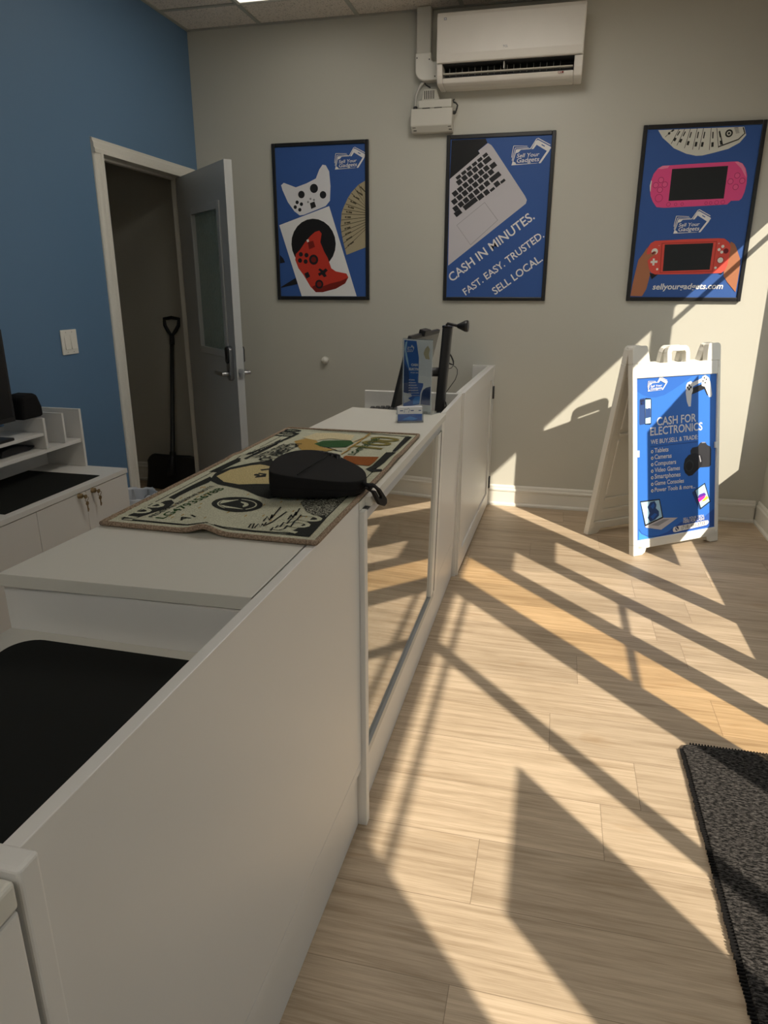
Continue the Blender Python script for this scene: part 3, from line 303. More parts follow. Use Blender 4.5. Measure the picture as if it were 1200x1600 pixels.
ART_RUG = [('p','ink',[(0.0348,0.4468),(0.0598,0.4436),(0.1742,0.4226),(0.1844,0.4127),(0.1655,0.3951),(0.1269,0.388),(0.0395,0.4168)]),('t','field','100',(0.0416,0.419),(0.1556,0.4045),0.72,0.012,0),('p','ink',[(0.1993,0.4297),(0.3122,0.4284),(0.3966,0.4243),(0.3775,0.4065),(0.3447,0.4006),(0.2849,0.4086),(0.2166,0.412),(0.1886,0.4087)]),('p','ink',[(0.4402,0.4506),(0.5359,0.4475),(0.6393,0.4356),(0.796,0.4256),(0.8895,0.4227),(0.8016,0.4029),(0.6726,0.4124),(0.5138,0.4234),(0.4405,0.423)]),('t','field','THE UNITED STATES',(0.5263,0.4293),(0.8255,0.4155),0.7,0.02,0),('t','ink','FEDERAL RESERVE NOTE',(0.0576,0.3859),(0.3156,0.3702),0.5,0.012,0),('t','greend','LG47935678B',(0.0538,0.3581),(0.3027,0.3356),0.48,0.02,0),('t','ink','A1',(0.0532,0.3173),(0.0823,0.2953),0.6,0.02,0),('s','ink',[(0.0328,0.4171),(0.0315,0.3532),(0.0292,0.2899),(0.033,0.2484),(0.0328,0.2138),(0.0319,0.1373),(0.0373,0.0568),(0.0316,0.0222)],0.006),('p','ink',[(0.2023,0.1943),(0.1897,0.1906),(0.1773,0.1902),(0.1656,0.193),(0.1553,0.1988),(0.1468,0.2072),(0.1406,0.2179),(0.1368,0.2302),(0.1358,0.2436),(0.1375,0.2574),(0.1419,0.271),(0.1488,0.2836),(0.158,0.2947),(0.1689,0.3035),(0.181,0.3097),(0.1938,0.3127),(0.2064,0.3123),(0.2183,0.3085),(0.2286,0.3015),(0.2368,0.2916),(0.2423,0.2793),(0.2448,0.2654),(0.2442,0.2508),(0.2405,0.2362),(0.234,0.2226),(0.2251,0.2107),(0.2143,0.2011)]),('p','field',[(0.1993,0.2066),(0.1899,0.2038),(0.1806,0.2036),(0.1718,0.2059),(0.164,0.2106),(0.1575,0.2173),(0.1526,0.2257),(0.1497,0.2354),(0.1488,0.246),(0.15,0.2568),(0.1533,0.2673),(0.1584,0.2771),(0.1652,0.2855),(0.1734,0.2921),(0.1824,0.2966),(0.1919,0.2987),(0.2013,0.2981),(0.2101,0.2949),(0.2178,0.2893),(0.2239,0.2814),(0.2281,0.2719),(0.2301,0.2612),(0.2298,0.2499),(0.2272,0.2387),(0.2226,0.2282),(0.2161,0.2191),(0.2082,0.2117)]),('p','ink',[(0.1984,0.21),(0.1901,0.2075),(0.1817,0.2074),(0.1737,0.2096),(0.1666,0.2139),(0.1607,0.2202),(0.1563,0.228),(0.1536,0.237),(0.1528,0.2468),(0.1538,0.2567),(0.1567,0.2664),(0.1613,0.2753),(0.1674,0.283),(0.1747,0.289),(0.1828,0.293),(0.1913,0.2948),(0.1998,0.2941),(0.2077,0.2911),(0.2146,0.2858),(0.2201,0.2785),(0.2239,0.2697),(0.2258,0.2598),(0.2256,0.2495),(0.2233,0.2392),(0.2192,0.2297),(0.2134,0.2213),(0.2064,0.2146)]),('p','field',[(0.1947,0.2252),(0.1896,0.2237),(0.1844,0.2236),(0.1794,0.2249),(0.175,0.2277),(0.1713,0.2316),(0.1686,0.2365),(0.1669,0.2422),(0.1663,0.2483),(0.167,0.2546),(0.1687,0.2607),(0.1716,0.2662),(0.1754,0.271),(0.1799,0.2747),(0.1849,0.2771),(0.1901,0.2781),(0.1953,0.2776),(0.2002,0.2756),(0.2044,0.2723),(0.2078,0.2678),(0.2101,0.2623),(0.2113,0.2562),(0.2112,0.2498),(0.2099,0.2434),(0.2074,0.2375),(0.2039,0.2323),(0.1996,0.2281)]),('p','ink',[(0.1924,0.235),(0.1888,0.2339),(0.1853,0.2337),(0.1819,0.2346),(0.1788,0.2364),(0.1763,0.239),(0.1744,0.2422),(0.1733,0.246),(0.1729,0.2502),(0.1734,0.2544),(0.1747,0.2585),(0.1767,0.2622),(0.1793,0.2654),(0.1824,0.2679),(0.1859,0.2696),(0.1895,0.2702),(0.193,0.27),(0.1963,0.2687),(0.1992,0.2665),(0.2014,0.2635),(0.203,0.2599),(0.2038,0.2558),(0.2037,0.2515),(0.2028,0.2473),(0.201,0.2433),(0.1987,0.2398),(0.1957,0.237)]),('p','ink',[(0.3638,0.4083),(0.4301,0.4264),(0.4984,0.4161),(0.5592,0.3814),(0.6062,0.338),(0.516,0.2751),(0.2783,0.1736),(0.2471,0.1985),(0.264,0.232),(0.3037,0.2841),(0.3163,0.3216),(0.3326,0.3697)]),('p','face',[(0.403,0.4087),(0.4744,0.4046),(0.5337,0.3701),(0.5646,0.3299),(0.486,0.2632),(0.3749,0.2194),(0.3607,0.2776),(0.345,0.3189),(0.3567,0.3651)]),('p','ink',[(0.4293,0.3392),(0.465,0.3227),(0.4594,0.2931),(0.4307,0.2828),(0.4122,0.3082)]),('p','face',[(0.4317,0.3293),(0.4534,0.3177),(0.4489,0.2972),(0.4272,0.3097)]),('p','ink',[(0.4439,0.3051),(0.4415,0.3043),(0.4392,0.304),(0.4371,0.3042),(0.4352,0.3048),(0.4337,0.3058),(0.4326,0.3072),(0.432,0.3089),(0.432,0.3108),(0.4325,0.3128),(0.4335,0.3148),(0.435,0.3167),(0.4369,0.3184),(0.439,0.3198),(0.4413,0.3208),(0.4437,0.3214),(0.4459,0.3215),(0.448,0.3211),(0.4497,0.3203),(0.451,0.3191),(0.4519,0.3175),(0.4522,0.3156),(0.4519,0.3137),(0.4511,0.3116),(0.4498,0.3096),(0.4481,0.3078),(0.4461,0.3063)]),('p','ink',[(0.4965,0.3276),(0.5144,0.3091),(0.4996,0.3013),(0.4855,0.3186)]),('p','speck',[(0.2377,0.1177),(0.1822,0.084),(0.1566,0.0573),(0.1579,0.0294),(0.294,0.028),(0.2972,0.0676),(0.2755,0.1172)]),('p','ink',[(0.0299,0.0724),(0.0646,0.0628),(0.1208,0.0556),(0.1515,0.0555),(0.1623,0.0338),(0.1454,0.0253),(0.0422,0.0219),(0.0248,0.0219)]),('t','field','100',(0.0373,0.0568),(0.1501,0.0281),0.72,0.012,0),('s','ink',[(0.0471,0.16),(0.0686,0.1639),(0.0737,0.1588),(0.0432,0.1506)],0.0035),('s','ink',[(0.0477,0.1475),(0.0759,0.1499),(0.0538,0.1374),(0.0778,0.1421),(0.0634,0.1339),(0.0878,0.1377)],0.0035),('s','ink',[(0.0921,0.1468),(0.1243,0.1507),(0.1011,0.1367),(0.1392,0.1457),(0.114,0.1376),(0.1538,0.1427),(0.1956,0.148)],0.0035),('s','ink',[(0.07,0.1324),(0.0862,0.1284),(0.097,0.1264),(0.1128,0.1262),(0.1307,0.1246),(0.1514,0.1239),(0.1657,0.1227)],0.0035),('s','ink',[(0.041,0.1098),(0.0602,0.1114),(0.0577,0.1062),(0.0738,0.1063),(0.0679,0.0997),(0.0964,0.1024),(0.0896,0.0934),(0.1242,0.0958)],0.0035),('s','ink',[(0.1162,0.1014),(0.149,0.1052),(0.1284,0.0952),(0.1707,0.1022),(0.1447,0.0947),(0.1962,0.1035)],0.0035),('s','ink',[(0.0485,0.0941),(0.0563,0.0868),(0.0808,0.0878),(0.0731,0.0786),(0.1076,0.0831),(0.121,0.0816),(0.154,0.0849)],0.0035),('t','ink','100',(0.9277,0.4071),(1.044,0.4063),0.72,0.02,0),('s','ink',[(1.0696,0.4071),(1.0521,0.3082),(1.0546,0.2085),(1.0371,0.1178),(1.0231,0.0174)],0.006),('p','gold',[(0.8608,0.3678),(0.9147,0.3423),(0.8903,0.3038),(0.7975,0.2492),(0.7845,0.1999),(0.7404,0.2303),(0.7137,0.271),(0.7577,0.3092)]),('p','paper',[(0.9184,0.3619),(1.0033,0.3424),(1.0203,0.273),(1.0006,0.2056),(0.9173,0.1937),(0.9271,0.2681),(0.8903,0.3038)]),('p','green',[(0.8389,0.292),(0.8906,0.2801),(0.9065,0.2377),(0.9121,0.1922),(0.881,0.1745),(0.819,0.1822),(0.8027,0.2282),(0.8074,0.2611)]),('s','greend',[(0.83,0.2745),(0.877,0.2461),(0.891,0.189)],0.006),('s','ink',[(0.8007,0.2361),(0.7662,0.1942),(0.7652,0.1784)],0.006),('p','rust',[(0.6916,0.1516),(0.7088,0.149),(0.7083,0.1099),(0.7163,0.0504),(0.656,0.0484),(0.6096,0.0513),(0.616,0.0991),(0.6387,0.1319)]),('p','ink',[(0.7803,0.0446),(0.7873,0.0159),(0.711,0.0185),(0.6551,0.0203),(0.5789,0.027),(0.5683,0.053),(0.6113,0.0444),(0.6887,0.0435)]),('p','ink',[(0.5691,0.0496),(0.5831,0.0101),(0.566,0.0042),(0.5459,0.0292)]),('p','ink',[(1.0187,0.0355),(1.0181,0.014),(0.8542,0.0175),(0.7918,0.0201),(0.8013,0.0305)]),('t','olive','100',(0.8157,0.0723),(0.9882,0.042),0.72,0.02,0),('t','greend','LG47935678B',(0.7251,0.1284),(0.9718,0.109),0.5,0.02,0),('s','gold',[(0.7205,0.1665),(0.7638,0.1641)],0.005),('s','gold',[(0.7567,0.1637),(0.8014,0.1613)],0.005),('s','gold',[(0.8181,0.165),(0.8653,0.1626)],0.005),('s','gold',[(0.8705,0.1629),(0.9199,0.1603)],0.005),('s','gold',[(0.9385,0.1642),(0.9907,0.1616)],0.005),('s','gold',[(0.9868,0.1654),(1.0412,0.1628)],0.005),('s','gold',[(0.893,0.1808),(1.0132,0.1543)],0.004),('s','gold',[(0.7921,0.1686),(0.953,0.1623)],0.004),('t','ink','UNITED STATES',(0.6118,0.3789),(0.8091,0.3601),0.9,0.02,0),('t','ink','OF AMERICA',(0.5848,0.338),(0.8297,0.3297),0.9,0.02,0),('s','ink',[(0.5923,0.4137),(0.8234,0.4099),(0.9835,0.3981)],0.01)]
# ------------------------------------------------------------------ the room
H = 2.917
struct(B().box(-1.4, 3.71, -6.6, .1, -.06, 0).build('floor', floor_mat()))
struct(B().box(3.71, 30, -30, 20, -.14, -.08).build('ground', mat('pavement', (.42, .40, .37), .9, var=.1, vscale=.8)))
struct(B().box(-1.4, 3.80, 0, .1, 0, 3.0).build('wall_back', WALL))
w = B(); w.box(-.08, 0, -6.5, -1.075, 0, 3.0); w.box(-.08, 0, -.189, 0, 0, 3.0); w.box(-.08, 0, -1.075, -.189, 2.08, 3.0)
struct(w.build('wall_left', BLUE))
struct(B().box(-.12, 3.80, -6.6, -6.5, 0, 3.0).build('wall_front', WALL))
w = B(); w.box(-1.4, -1.3, -1.6, 0, 0, 3.0); w.box(-1.3, -.08, -1.6, -1.5, 0, 3.0)
struct(w.build('wall_closet', WALL))
# right wall: shop window openings (y0, y1, z0, z1) seen from the sun
T = .04; X0 = 3.67
OPEN = [(-.711, -.167, .49, 1.97), (-1.857, -.84, .48, 1.955), (-2.35, -2.03, .47, 1.29), (-2.755, -2.49, .25, 1.52),
        (-3.185, -2.90, .25, 1.78), (-3.885, -3.39, .25, 1.78), (-5.03, -3.98, .48, 1.78)]
OPEN = [(a-.044, b, c, d+.042) for a, b, c, d in OPEN]
w = B(); yy = 0.0
for a, b, c, d in OPEN:
    w.box(X0, X0+T, b, yy, 0, 3.0); w.box(X0, X0+T, a, b, 0, c); w.box(X0, X0+T, a, b, d, 3.0); yy = a
w.box(X0, X0+T, -6.5, yy, 0, 3.0)
struct(w.build('wall_right', WALL))
GL = glass_mat('window_glass', (.97, .98, .97), .8); GLA = glass_mat('amber_glass', (.99, .91, .74), .8)
for n, (a, b, c, d) in enumerate(OPEN):
    f = B(); fw_ = .006
    f.box(X0+.012, X0+.03, a, a+fw_, c, d); f.box(X0+.012, X0+.03, b-fw_, b, c, d); f.box(X0+.012, X0+.03, a, b, c, c+fw_); f.box(X0+.012, X0+.03, a, b, d-fw_, d)
    if n == 0: f.box(X0+.012, X0+.03, a, b, 1.895, 1.915)
    if n in (3, 4): f.box(X0+.012, X0+.03, a, b, .985, 1.005)
    if n in (5, 6): f.box(X0+.012, X0+.03, a, b, 1.738, 1.752)
    fo = struct(f.build('window_%d' % (n+1), TRIM))
    B().box(X0+.019, X0+.022, a, b, c, d).build('window_pane', GLA if n == 4 else GL, fo)
# ceiling with its grid of bars
struct(B().box(-1.4, 3.80, -6.6, .1, H, 3.05).build('ceiling', ceil_mat()))
g = B()
for k in range(6): g.box(.49+.61*k-.012, .49+.61*k+.012, -6.5, 0, H-.006, H-.0005)
for k in range(11): g.box(0, X0, -.335-.61*k-.012, -.335-.61*k+.012, H-.0055, H-.0004)
g.box(0, X0, -.018, 0, H-.007, H-.0003); g.box(0, .018, -6.5, 0, H-.007, H-.0003); g.box(X0-.018, X0, -6.5, 0, H-.007, H-.0003)
struct(g.build('trim_1', mat('ceiling_grid', (.38, .38, .34), .5)))
DIFF = mat('fill_diffuser', (1, .95, .86), .5, emit=PANEL_W); DIM = mat('dim_diffuser', (1, .95, .82), .5, emit=1.2)  # the bright one is for the added fill panels
def ceiling_light(x, y, label, dm=None):
    t = thing('ceiling_light', label, 'ceiling light', (x, y, H), 0, 'light panels in the ceiling grid')
    f = B(); a, b = .293, .598
    f.box(-a, a, -b, -b+.02, -.012, -.0062); f.box(-a, a, b-.02, b, -.012, -.0062); f.box(-a, -a+.02, -b+.02, b-.02, -.012, -.0062); f.box(a-.02, a, -b+.02, b-.02, -.012, -.0062)
    f.build('light_frame', TRIM, t); B().box(-a+.02, a-.02, -b+.02, b-.02, -.010, -.0062).build('diffuser', dm or DIFF, t)
ceiling_light(.795, -.945, 'long lit panel in the ceiling grid near the blue wall corner', DIM)
ceiling_light(2.015, -1.555, 'unseen fill panel added to the ceiling grid in front of the air conditioner')  # added out of view to brighten the back wall and air conditioner
ceiling_light(2.015, -5.825, 'unseen fill panel added to the ceiling grid by the front wall')  # unseen, added as fill from behind the camera
ceiling_light(.795, -5.825, 'unseen fill panel added to the ceiling grid in the blue wall front corner', DIM)  # unseen too, a weak fill panel added behind the camera
# baseboards
prof = [(0, 0), (.024, 0), (.024, .012), (.018, .020), (.014, .022), (.014, .098), (.019, .102), (.019, .112), (.012, .118), (.010, .132), (.004, .140), (0, .140)]
def bb(name, fn, a, b): return struct(B().prism(prof, a, b, fn).build(name, TRIM))
bb('baseboard_back', lambda p, t: (t, -p[0], p[1]), 1.99, X0-.024)
bb('baseboard_right', lambda p, t: (X0-p[0], t, p[1]), -2.0, -.001)
bb('baseboard_left', lambda p, t: (p[0], t, p[1]), -6.4, -2.75)
bb('baseboard_closet', lambda p, t: (t, -p[0], p[1]), -1.29, -.09)
# door casing, jamb, door leaf
cp = [(0, 0), (.022, 0), (.022, .018), (.017, .024), (.017, .046), (.011, .056), (.011, .066), (.006, .070), (0, .070)]
c = B()
c.prism(cp, .0, 2.06, lambda p, t: (p[0], -1.055-p[1], t)); c.prism(cp, .0, 2.06, lambda p, t: (p[0], -.209+p[1], t))
c.prism(cp, -1.125, -.045, lambda p, t: (p[0], t, 2.06+p[1]))
struct(c.build('trim_2', TRIM))
j = B(); j.box(-.08, .0, -1.0745, -1.055, 0, 2.06); j.box(-.08, 0, -.209, -.1895, 0, 2.06); j.box(-.08, 0, -1.0745, -.1895, 2.06, 2.0795)
j.box(-.079, -.05, -1.055, -1.045, 0, 2.06); j.box(-.062, -.048, -.215, -.209, 0, 2.06); j.box(-.079, -.05, -1.045, -.217, 2.05, 2.06)
struct(j.build('trim_3', TRIM))
da = math.atan2(-.69, .72)
d = bpy.data.objects.new('door_1', None); col.objects.link(d); d.location = (-.028+.0, -.243, 0); d.rotation_euler = (0, 0, da); struct(d)
# local: x along the leaf, +y = room side, closet face at y = 0
TH = .044; o0, o1, oz0, oz1 = .265, .715, 1.045, 1.83
l = B(); l.box(0, o0, 0, TH, .012, 2.053); l.box(o1, .845, 0, TH, .012, 2.053); l.box(o0, o1, 0, TH, .012, oz0); l.box(o0, o1, 0, TH, oz1, 2.053)
l.build('door_leaf', DOORP, d)
b = B(); wv = .032
for y0, y1 in ((-.010, -.0005), (TH+.0005, TH+.010)):
    b.box(o0-wv, o0+.008, y0, y1, oz0-wv, oz1+wv); b.box(o1-.008, o1+wv, y0, y1, oz0-wv, oz1+wv)
    b.box(o0+.008, o1-.008, y0, y1, oz0-wv, oz0+.008); b.box(o0+.008, o1-.008, y0, y1, oz1-.008, oz1+wv)
b.build('window_bead', DOORP, d, .002)
pm, nt, p = _new('pebbled_glass'); p.inputs['Base Color'].default_value = (.42, .53, .48, 1); p.inputs['Roughness'].default_value = .3; p.inputs['Transmission Weight'].default_value = .25
tc = nt.nodes.new('ShaderNodeTexCoord'); nz = nt.nodes.new('ShaderNodeTexVoronoi'); nz.inputs['Scale'].default_value = 55; nt.links.new(tc.outputs['Object'], nz.inputs['Vector'])
bp = nt.nodes.new('ShaderNodeBump'); bp.inputs['Strength'].default_value = .6; bp.inputs['Distance'].default_value = .01; nt.links.new(nz.outputs['Distance'], bp.inputs['Height']); nt.links.new(bp.outputs['Normal'], p.inputs['Normal'])
B().box(o0+.0005, o1-.0005, .018, .024, oz0+.0005, oz1-.0005).build('door_pane', pm, d)
def rrect(x0, x1, y0, y1, r, n=6):
    pts = []
    for cx, cy, a in ((x1-r, y1-r, 0), (x0+r, y1-r, 90), (x0+r, y0+r, 180), (x1-r, y0+r, 270)):
        for k in range(n+1):
            t = math.radians(a+90*k/n); pts.append((cx+r*math.cos(t), cy+r*math.sin(t)))
    return pts
for s, y0 in ((-1, -.0005), (1, TH+.0005)):
    lk = B(); lk.prism(rrect(.742, .802, .885, 1.085, .028), y0, y0+s*.022, lambda p, t: (p[0], t, p[1]))
    lo = lk.build('lock_plate', mat('satin_nickel', (.36, .37, .39), .35, .9), d, .003)
    B().prism(rrect(.750, .794, .985, 1.078, .02), y0+s*.0225, y0+s*.030, lambda p, t: (p[0], t, p[1])).build('keypad', BLACKG, lo)
    lv = B(); lv.cyl((.772, y0+s*.0225, .925), (.772, y0+s*.062, .925), .012); lv.prism(rrect(.655, .785, .914, .936, .010), y0+s*.050, y0+s*.066, lambda p, t: (p[0], t, p[1]))
    lv.build('lever', CHROME, lo, .002)
lt = B(); lt.box(.8455, .847, .008, .036, .895, .955); lt.box(.847, .856, .014, .030, .912, .936)
lt.build('latch', CHROME, d)
for z in (.25, 1.05, 1.85): B().cyl((-.004, .050, z-.045), (-.004, .050, z+.045), .007, 12).build('hinge', CHROME, d)
# strip on the back wall that carries the counter gate
struct(B().box(1.85, 1.992, -.028, 0, 0, .931).build('trim_4', LAM, None, .002))
# ------------------------------------------------------------------ framed posters on the back wall
def pal(base):
    P = dict(white=(.80, .80, .82), black=(.012, .012, .014), shell=(.74, .74, .78), dark=(.016, .016, .02), grey=(.30, .30, .33), red=(.55, .045, .028), redd=(.20, .016, .012),
             cream=(.80, .78, .72), cash=(.42, .36, .24), cashd=(.07, .06, .035), alu=(.56, .54, .58), alud=(.36, .35, .38), keyc=(.022, .022, .026), bill=(.66, .66, .60), ink=(.022, .024, .022),
             pink=(.78, .09, .27), pinkl=(.86, .25, .42), pinkl2=(.80, .12, .30), pinkd=(.38, .02, .10), screen=(.020, .023, .026), skin=(.42, .17, .09), nail=(.16, .02, .03), coral=(.72, .09, .07), corald=(.42, .04, .035),
             blue2=(.03, .13, .50), blue3=(.03, .10, .42), blue4=(.06, .30, .80), navy=(.03, .07, .22), navyd=(.012, .03, .12), sky=(.42, .66, .86), cam=(.03, .03, .035), purple=(.12, .03, .35), magenta=(.75, .03, .35), yellow=(.85, .72, .05), silver=(.72, .74, .80),
             field=(.50, .50, .38), greend=(.03, .07, .025), face=(.52, .43, .22), gold=(.40, .26, .08), paper=(.60, .52, .33), green=(.035, .10, .035), rust=(.27, .085, .02), olive=(.20, .17, .05), BG=base)
    d = {}
    for k, v in P.items(): d[k] = mat('ink_%s_%.2f' % (k, base[2]) if k == 'BG' else 'ink_'+k, v, .5, spec=.25)
    d['speck'] = MATS.get('ink_speck') or weave_mat('ink_speck', (.02, .02, .018), (.40, .40, .33), .44, .64, 300)
    return d
PB = (.042, .108, .345)
PW, PH = .6315, .937
def logo(a, box, pl):
    (x0, y0), (x1, y1) = box; k = x1-x0; ky = (y1-y0)/(715/955)
    a.draw(ART_LOGOART, pl, lambda u, v: (x0+u*k, y0+v*ky))
def framed_poster(x, z, items, box, label):
    t = thing('framed_poster', label, 'poster', (x, -.0006, z), 0, 'framed posters on the back wall')
    f = B(); w = .022
    for a, b, c, d in ((0, w, 0, PH), (PW-w, PW, 0, PH), (w, PW-w, 0, w), (w, PW-w, PH-w, PH)): f.box(a, b, -.020, -.001, c, d)
    f.build('poster_frame', FRAMEB, t, .003)
    pl = pal(PB); a = Art(lambda u, v, zz: (u, -.0125-zz, v), .00003)
    s = B(); s.box(w-.004, PW-w+.004, -.0125, -.004, w-.004, PH-w+.004)
    a.face([(w, w), (PW-w, w), (PW-w, PH-w), (w, PH-w)], pl['BG'], .00001)
    def clip(u, v): return (min(max(u, w+.001), PW-w-.001), min(max(v, w+.001), PH-w-.001))
    a.draw(items, pl, clip)
    if box: logo(a, box, pl)
    o = len(a.b.v); a.b.v += s.v; a.b.f += [[i+o for i in f_] for f_ in s.f]; k = a.mi(pl['BG']); a.b.m += [k]*len(s.f); a.b.sm += s.sm
    a.build('poster_print', t)
framed_poster(.5301, 1.3279, ART_P1, ART_LOGO['P1'], 'black framed blue poster showing a white and a red game controller')
framed_poster(1.6435, 1.3275, ART_P2, ART_LOGO['P2'], 'black framed blue poster with a silver laptop and the words cash in minutes')
framed_poster(2.7494, 1.3308, ART_P3, ART_LOGO['P3'], 'black framed blue poster with a pink and a red handheld console, partly in sunlight')

# ------------------------------------------------------------------ air conditioner, its pipe cover, the pump
t = thing('air_conditioner', 'white wall-mounted air conditioner high on the back wall under the ceiling', 'air conditioner', (1.60, 0, 2.492))
W = .792
b = B(); fx = lambda p, q: (q, p[0], p[1])
back = [(-.0006, .0), (-.13, .0), (-.155, .006), (-.172, .045), (-.0006, .045)]
b.prism([(-.0006, .10), (-.180, .10), (-.186, .13), (-.186, .325), (-.172, .340), (-.0006, .340)], .0, W, fx)
b.prism([(-.0006, .0), (-.135, .0), (-.158, .008), (-.176, .045), (-.184, .10), (-.0006, .10)], 0, .032, fx)
b.prism([(-.0006, .0), (-.135, .0), (-.158, .008), (-.176, .045), (-.184, .10), (-.0006, .10)], W-.045, W, fx)
b.prism([(-.06, .0), (-.135, .0), (-.158, .008), (-.170, .032), (-.06, .036)], .032, W-.045, fx)
b.prism([(-.0006, .0), (-.06, .0), (-.06, .10), (-.0006, .10)], .032, W-.045, fx)
ab = b.build('ac_body', ACW, t, .006, 3)
p_ = B(); p_.prism([(-.1865, .098), (-.196, .102), (-.203, .14), (-.203, .318), (-.196, .338), (-.1865, .338)], .002, W-.002, fx)
p_.build('ac_front_panel', ACW, t, .005, 3)
n = B(); n.box(.033, W-.046, -.075, -.0605, .037, .099); n.box(.033, W-.046, -.176, -.0755, .0965, .0985); n.build('air_outlet_shade', DARKIN, t)  # dark lining and plate put the outlet's shade into the colour
fl = B(); fl.prism([(-.168, .050), (-.172, .055), (-.120, .062), (-.118, .056)], .036, W-.05, fx); fl.box(.37, .375, -.170, -.09, .062, .095)
for k in range(18): fl.box(.06+.036*k, .062+.036*k, -.10, -.08, .060, .096)
fl.build('louver', PLASTG, t)
a = Art(lambda u, v, zz: (u, -.2032-zz, v)); pl = pal(PB)
a.draw([('t', 'grey', 'TCL', (.365, .152), (.392, .152), .7, .02, 0)], pl); a.build('ac_badge', t)
a = Art(lambda u, v, zz: (u, -.2032-zz, v)); a.draw([('p', 'grey', [(.040, .300), (.055, .300), (.055, .312), (.040, .312)]), ('p', 'shell', [(.043, .303), (.052, .303), (.052, .309), (.043, .309)])], pl)
a.build('corner_sticker', t)
a = Art(lambda u, v, zz: (u, -.1705-zz-.08*(.032-v)*(v < .032), v)); 
a.draw([('p', 'redd', [(.665, .020), (.695, .020), (.695, .029), (.665, .029)]), ('p', 'cream', [(.668, .022), (.674, .022), (.674, .027), (.668, .027)]), ('p', 'cream', [(.678, .022), (.684, .022), (.684, .027), (.678, .027)])], pl)
a.build('rating_label', t)

t = thing('pipe_cover', 'white plastic pipe cover running from the ceiling into the air conditioner', 'pipe cover', (1.46, 0, 2.545))
c = B(); c.box(0, .084, -.062, -.0008, .135, .3705); c.build('duct', PLASTG, t, .008, 3)
e = B(); pts = [(-.004, .14), (-.004, .055)]+[(-.004+.055*(1-math.cos(q)), .055-.055*math.sin(q)) for q in [PI/2*k/6 for k in range(1, 7)]]+[(.136, 0), (.136, .092), (.10, .094), (.089, .102), (.088, .14)]
e.prism(pts, -.066, -.0008, lambda p, q: (p[0], q, p[1])); eo = e.build('elbow', PLAST, t, .006, 3)
for x, z in ((.006, .115), (.078, .105), (.112, .018)): B().cyl((x, -.0662, z), (x, -.0685, z), .0035, 10).build('screw', DARKIN, eo)

t = thing('condensate_pump', 'small beige box pump on the back wall below the pipe cover', 'pump', (1.434, 0, 2.278))
b = B(); b.prism([(-.001, 0), (-.052, 0), (-.078, .030), (-.080, .036), (-.080, .122), (-.001, .122)], 0, .246, fx); b.build('pump_tank', PLASTG, t, .006, 3)
b = B(); b.box(.045, .240, -.076, -.001, .1225, .166); b.build('pump_lid', PLASTG, t, .005)
b = B(); b.prism([(.062, .1665), (.168, .1665), (.150, .222), (.072, .222)], -.062, -.012, lambda p, q: (p[0], q, p[1])); vo = b.build('motor_housing', PLASTG, t, .004)
b = B()
for k in range(6): b.box(.078+.0105*k, .0825+.0105*k, -.0632, -.0622, .172, .215)
b.build('vent_slots', DARKIN, vo)
for x in (.012, .222): B().box(x, x+.018, -.0735, -.070, .022, .026).build('slot', DARKIN, t); B().box(x+.004, x+.022, -.0625, -.059, .008, .012).build('slot', DARKIN, t)
for x in (.070, .140): B().box(x, x+.045, -.0808, -.0765, .120, .1235).build('slot', DARKIN, t)
b = B(); b.tube([(.248, -.05, .10), (.262, -.05, .10), (.268, -.05, .118), (.272, -.052, .134), (.262, -.054, .146), (.250, -.056, .150), (.246, -.058, .158), (.255, -.058, .164)], .0045); b.lathe([(.010, 0), (.010, .012), (.004, .018)], (.247, -.05, .098), 'x', 12)
b.build('power_lead', BLACK, t)
t = thing('pump_hose', 'grey hose and black wires hanging from the pipe cover into the pump', 'hose', (1.47, 0, 2.40))
B().tube([(.035, -.035, .150), (.010, -.04, .120), (-.010, -.045, .080), (-.013, -.05, .03), (-.013, -.05, .006)], .0075).build('drain_hose', mat('hose_grey', (.48, .47, .43), .4), t)
B().tube([(.030, -.03, .150), (.042, -.03, .132), (.060, -.040, .120), (.074, -.045, .112)], .0035).build('wire', BLACK, t)
B().lathe([(.0, .016), (.010, .016), (.013, .008), (.013, 0)], (-.013, -.05, .0015), 'z', 14).build('hose_clamp', BLACK, t)

t = B(); t.lathe([(0, -.042), (.010, -.041), (.019, -.034), (.0235, -.022), (.024, -.014), (.020, -.006), (.022, -.0006), (0, -.0006)], (0, 0, 0), 'y')
tag(t.build('door_bumper', PLAST, None, 0, 2, (.85, 0, .938)), 'small round white door bumper on the bare back wall beside the open door', 'door stop')
t = thing('light_switch', 'white double rocker switch plate on the blue wall', 'light switch', (0, -1.495, 1.147))
b = B(); b.box(.0006, .007, -.060, .060, -.060, .060); b.build('wall_plate', PLAST, t, .003)
for y in (-.023, .023):
    b = B(); b.prism([(.0072, -.034), (.0135, -.034), (.0085, .034), (.0072, .034)], y-.016, y+.016, lambda p, q: (p[0], q, p[1])); b.build('rocker', PLAST, t, .001)
for y in (-.023, .023):
    for z in (-.048, .048): B().cyl((.007, y, z), (.0082, y, z), .003, 10).build('screw', PLASTG, t)

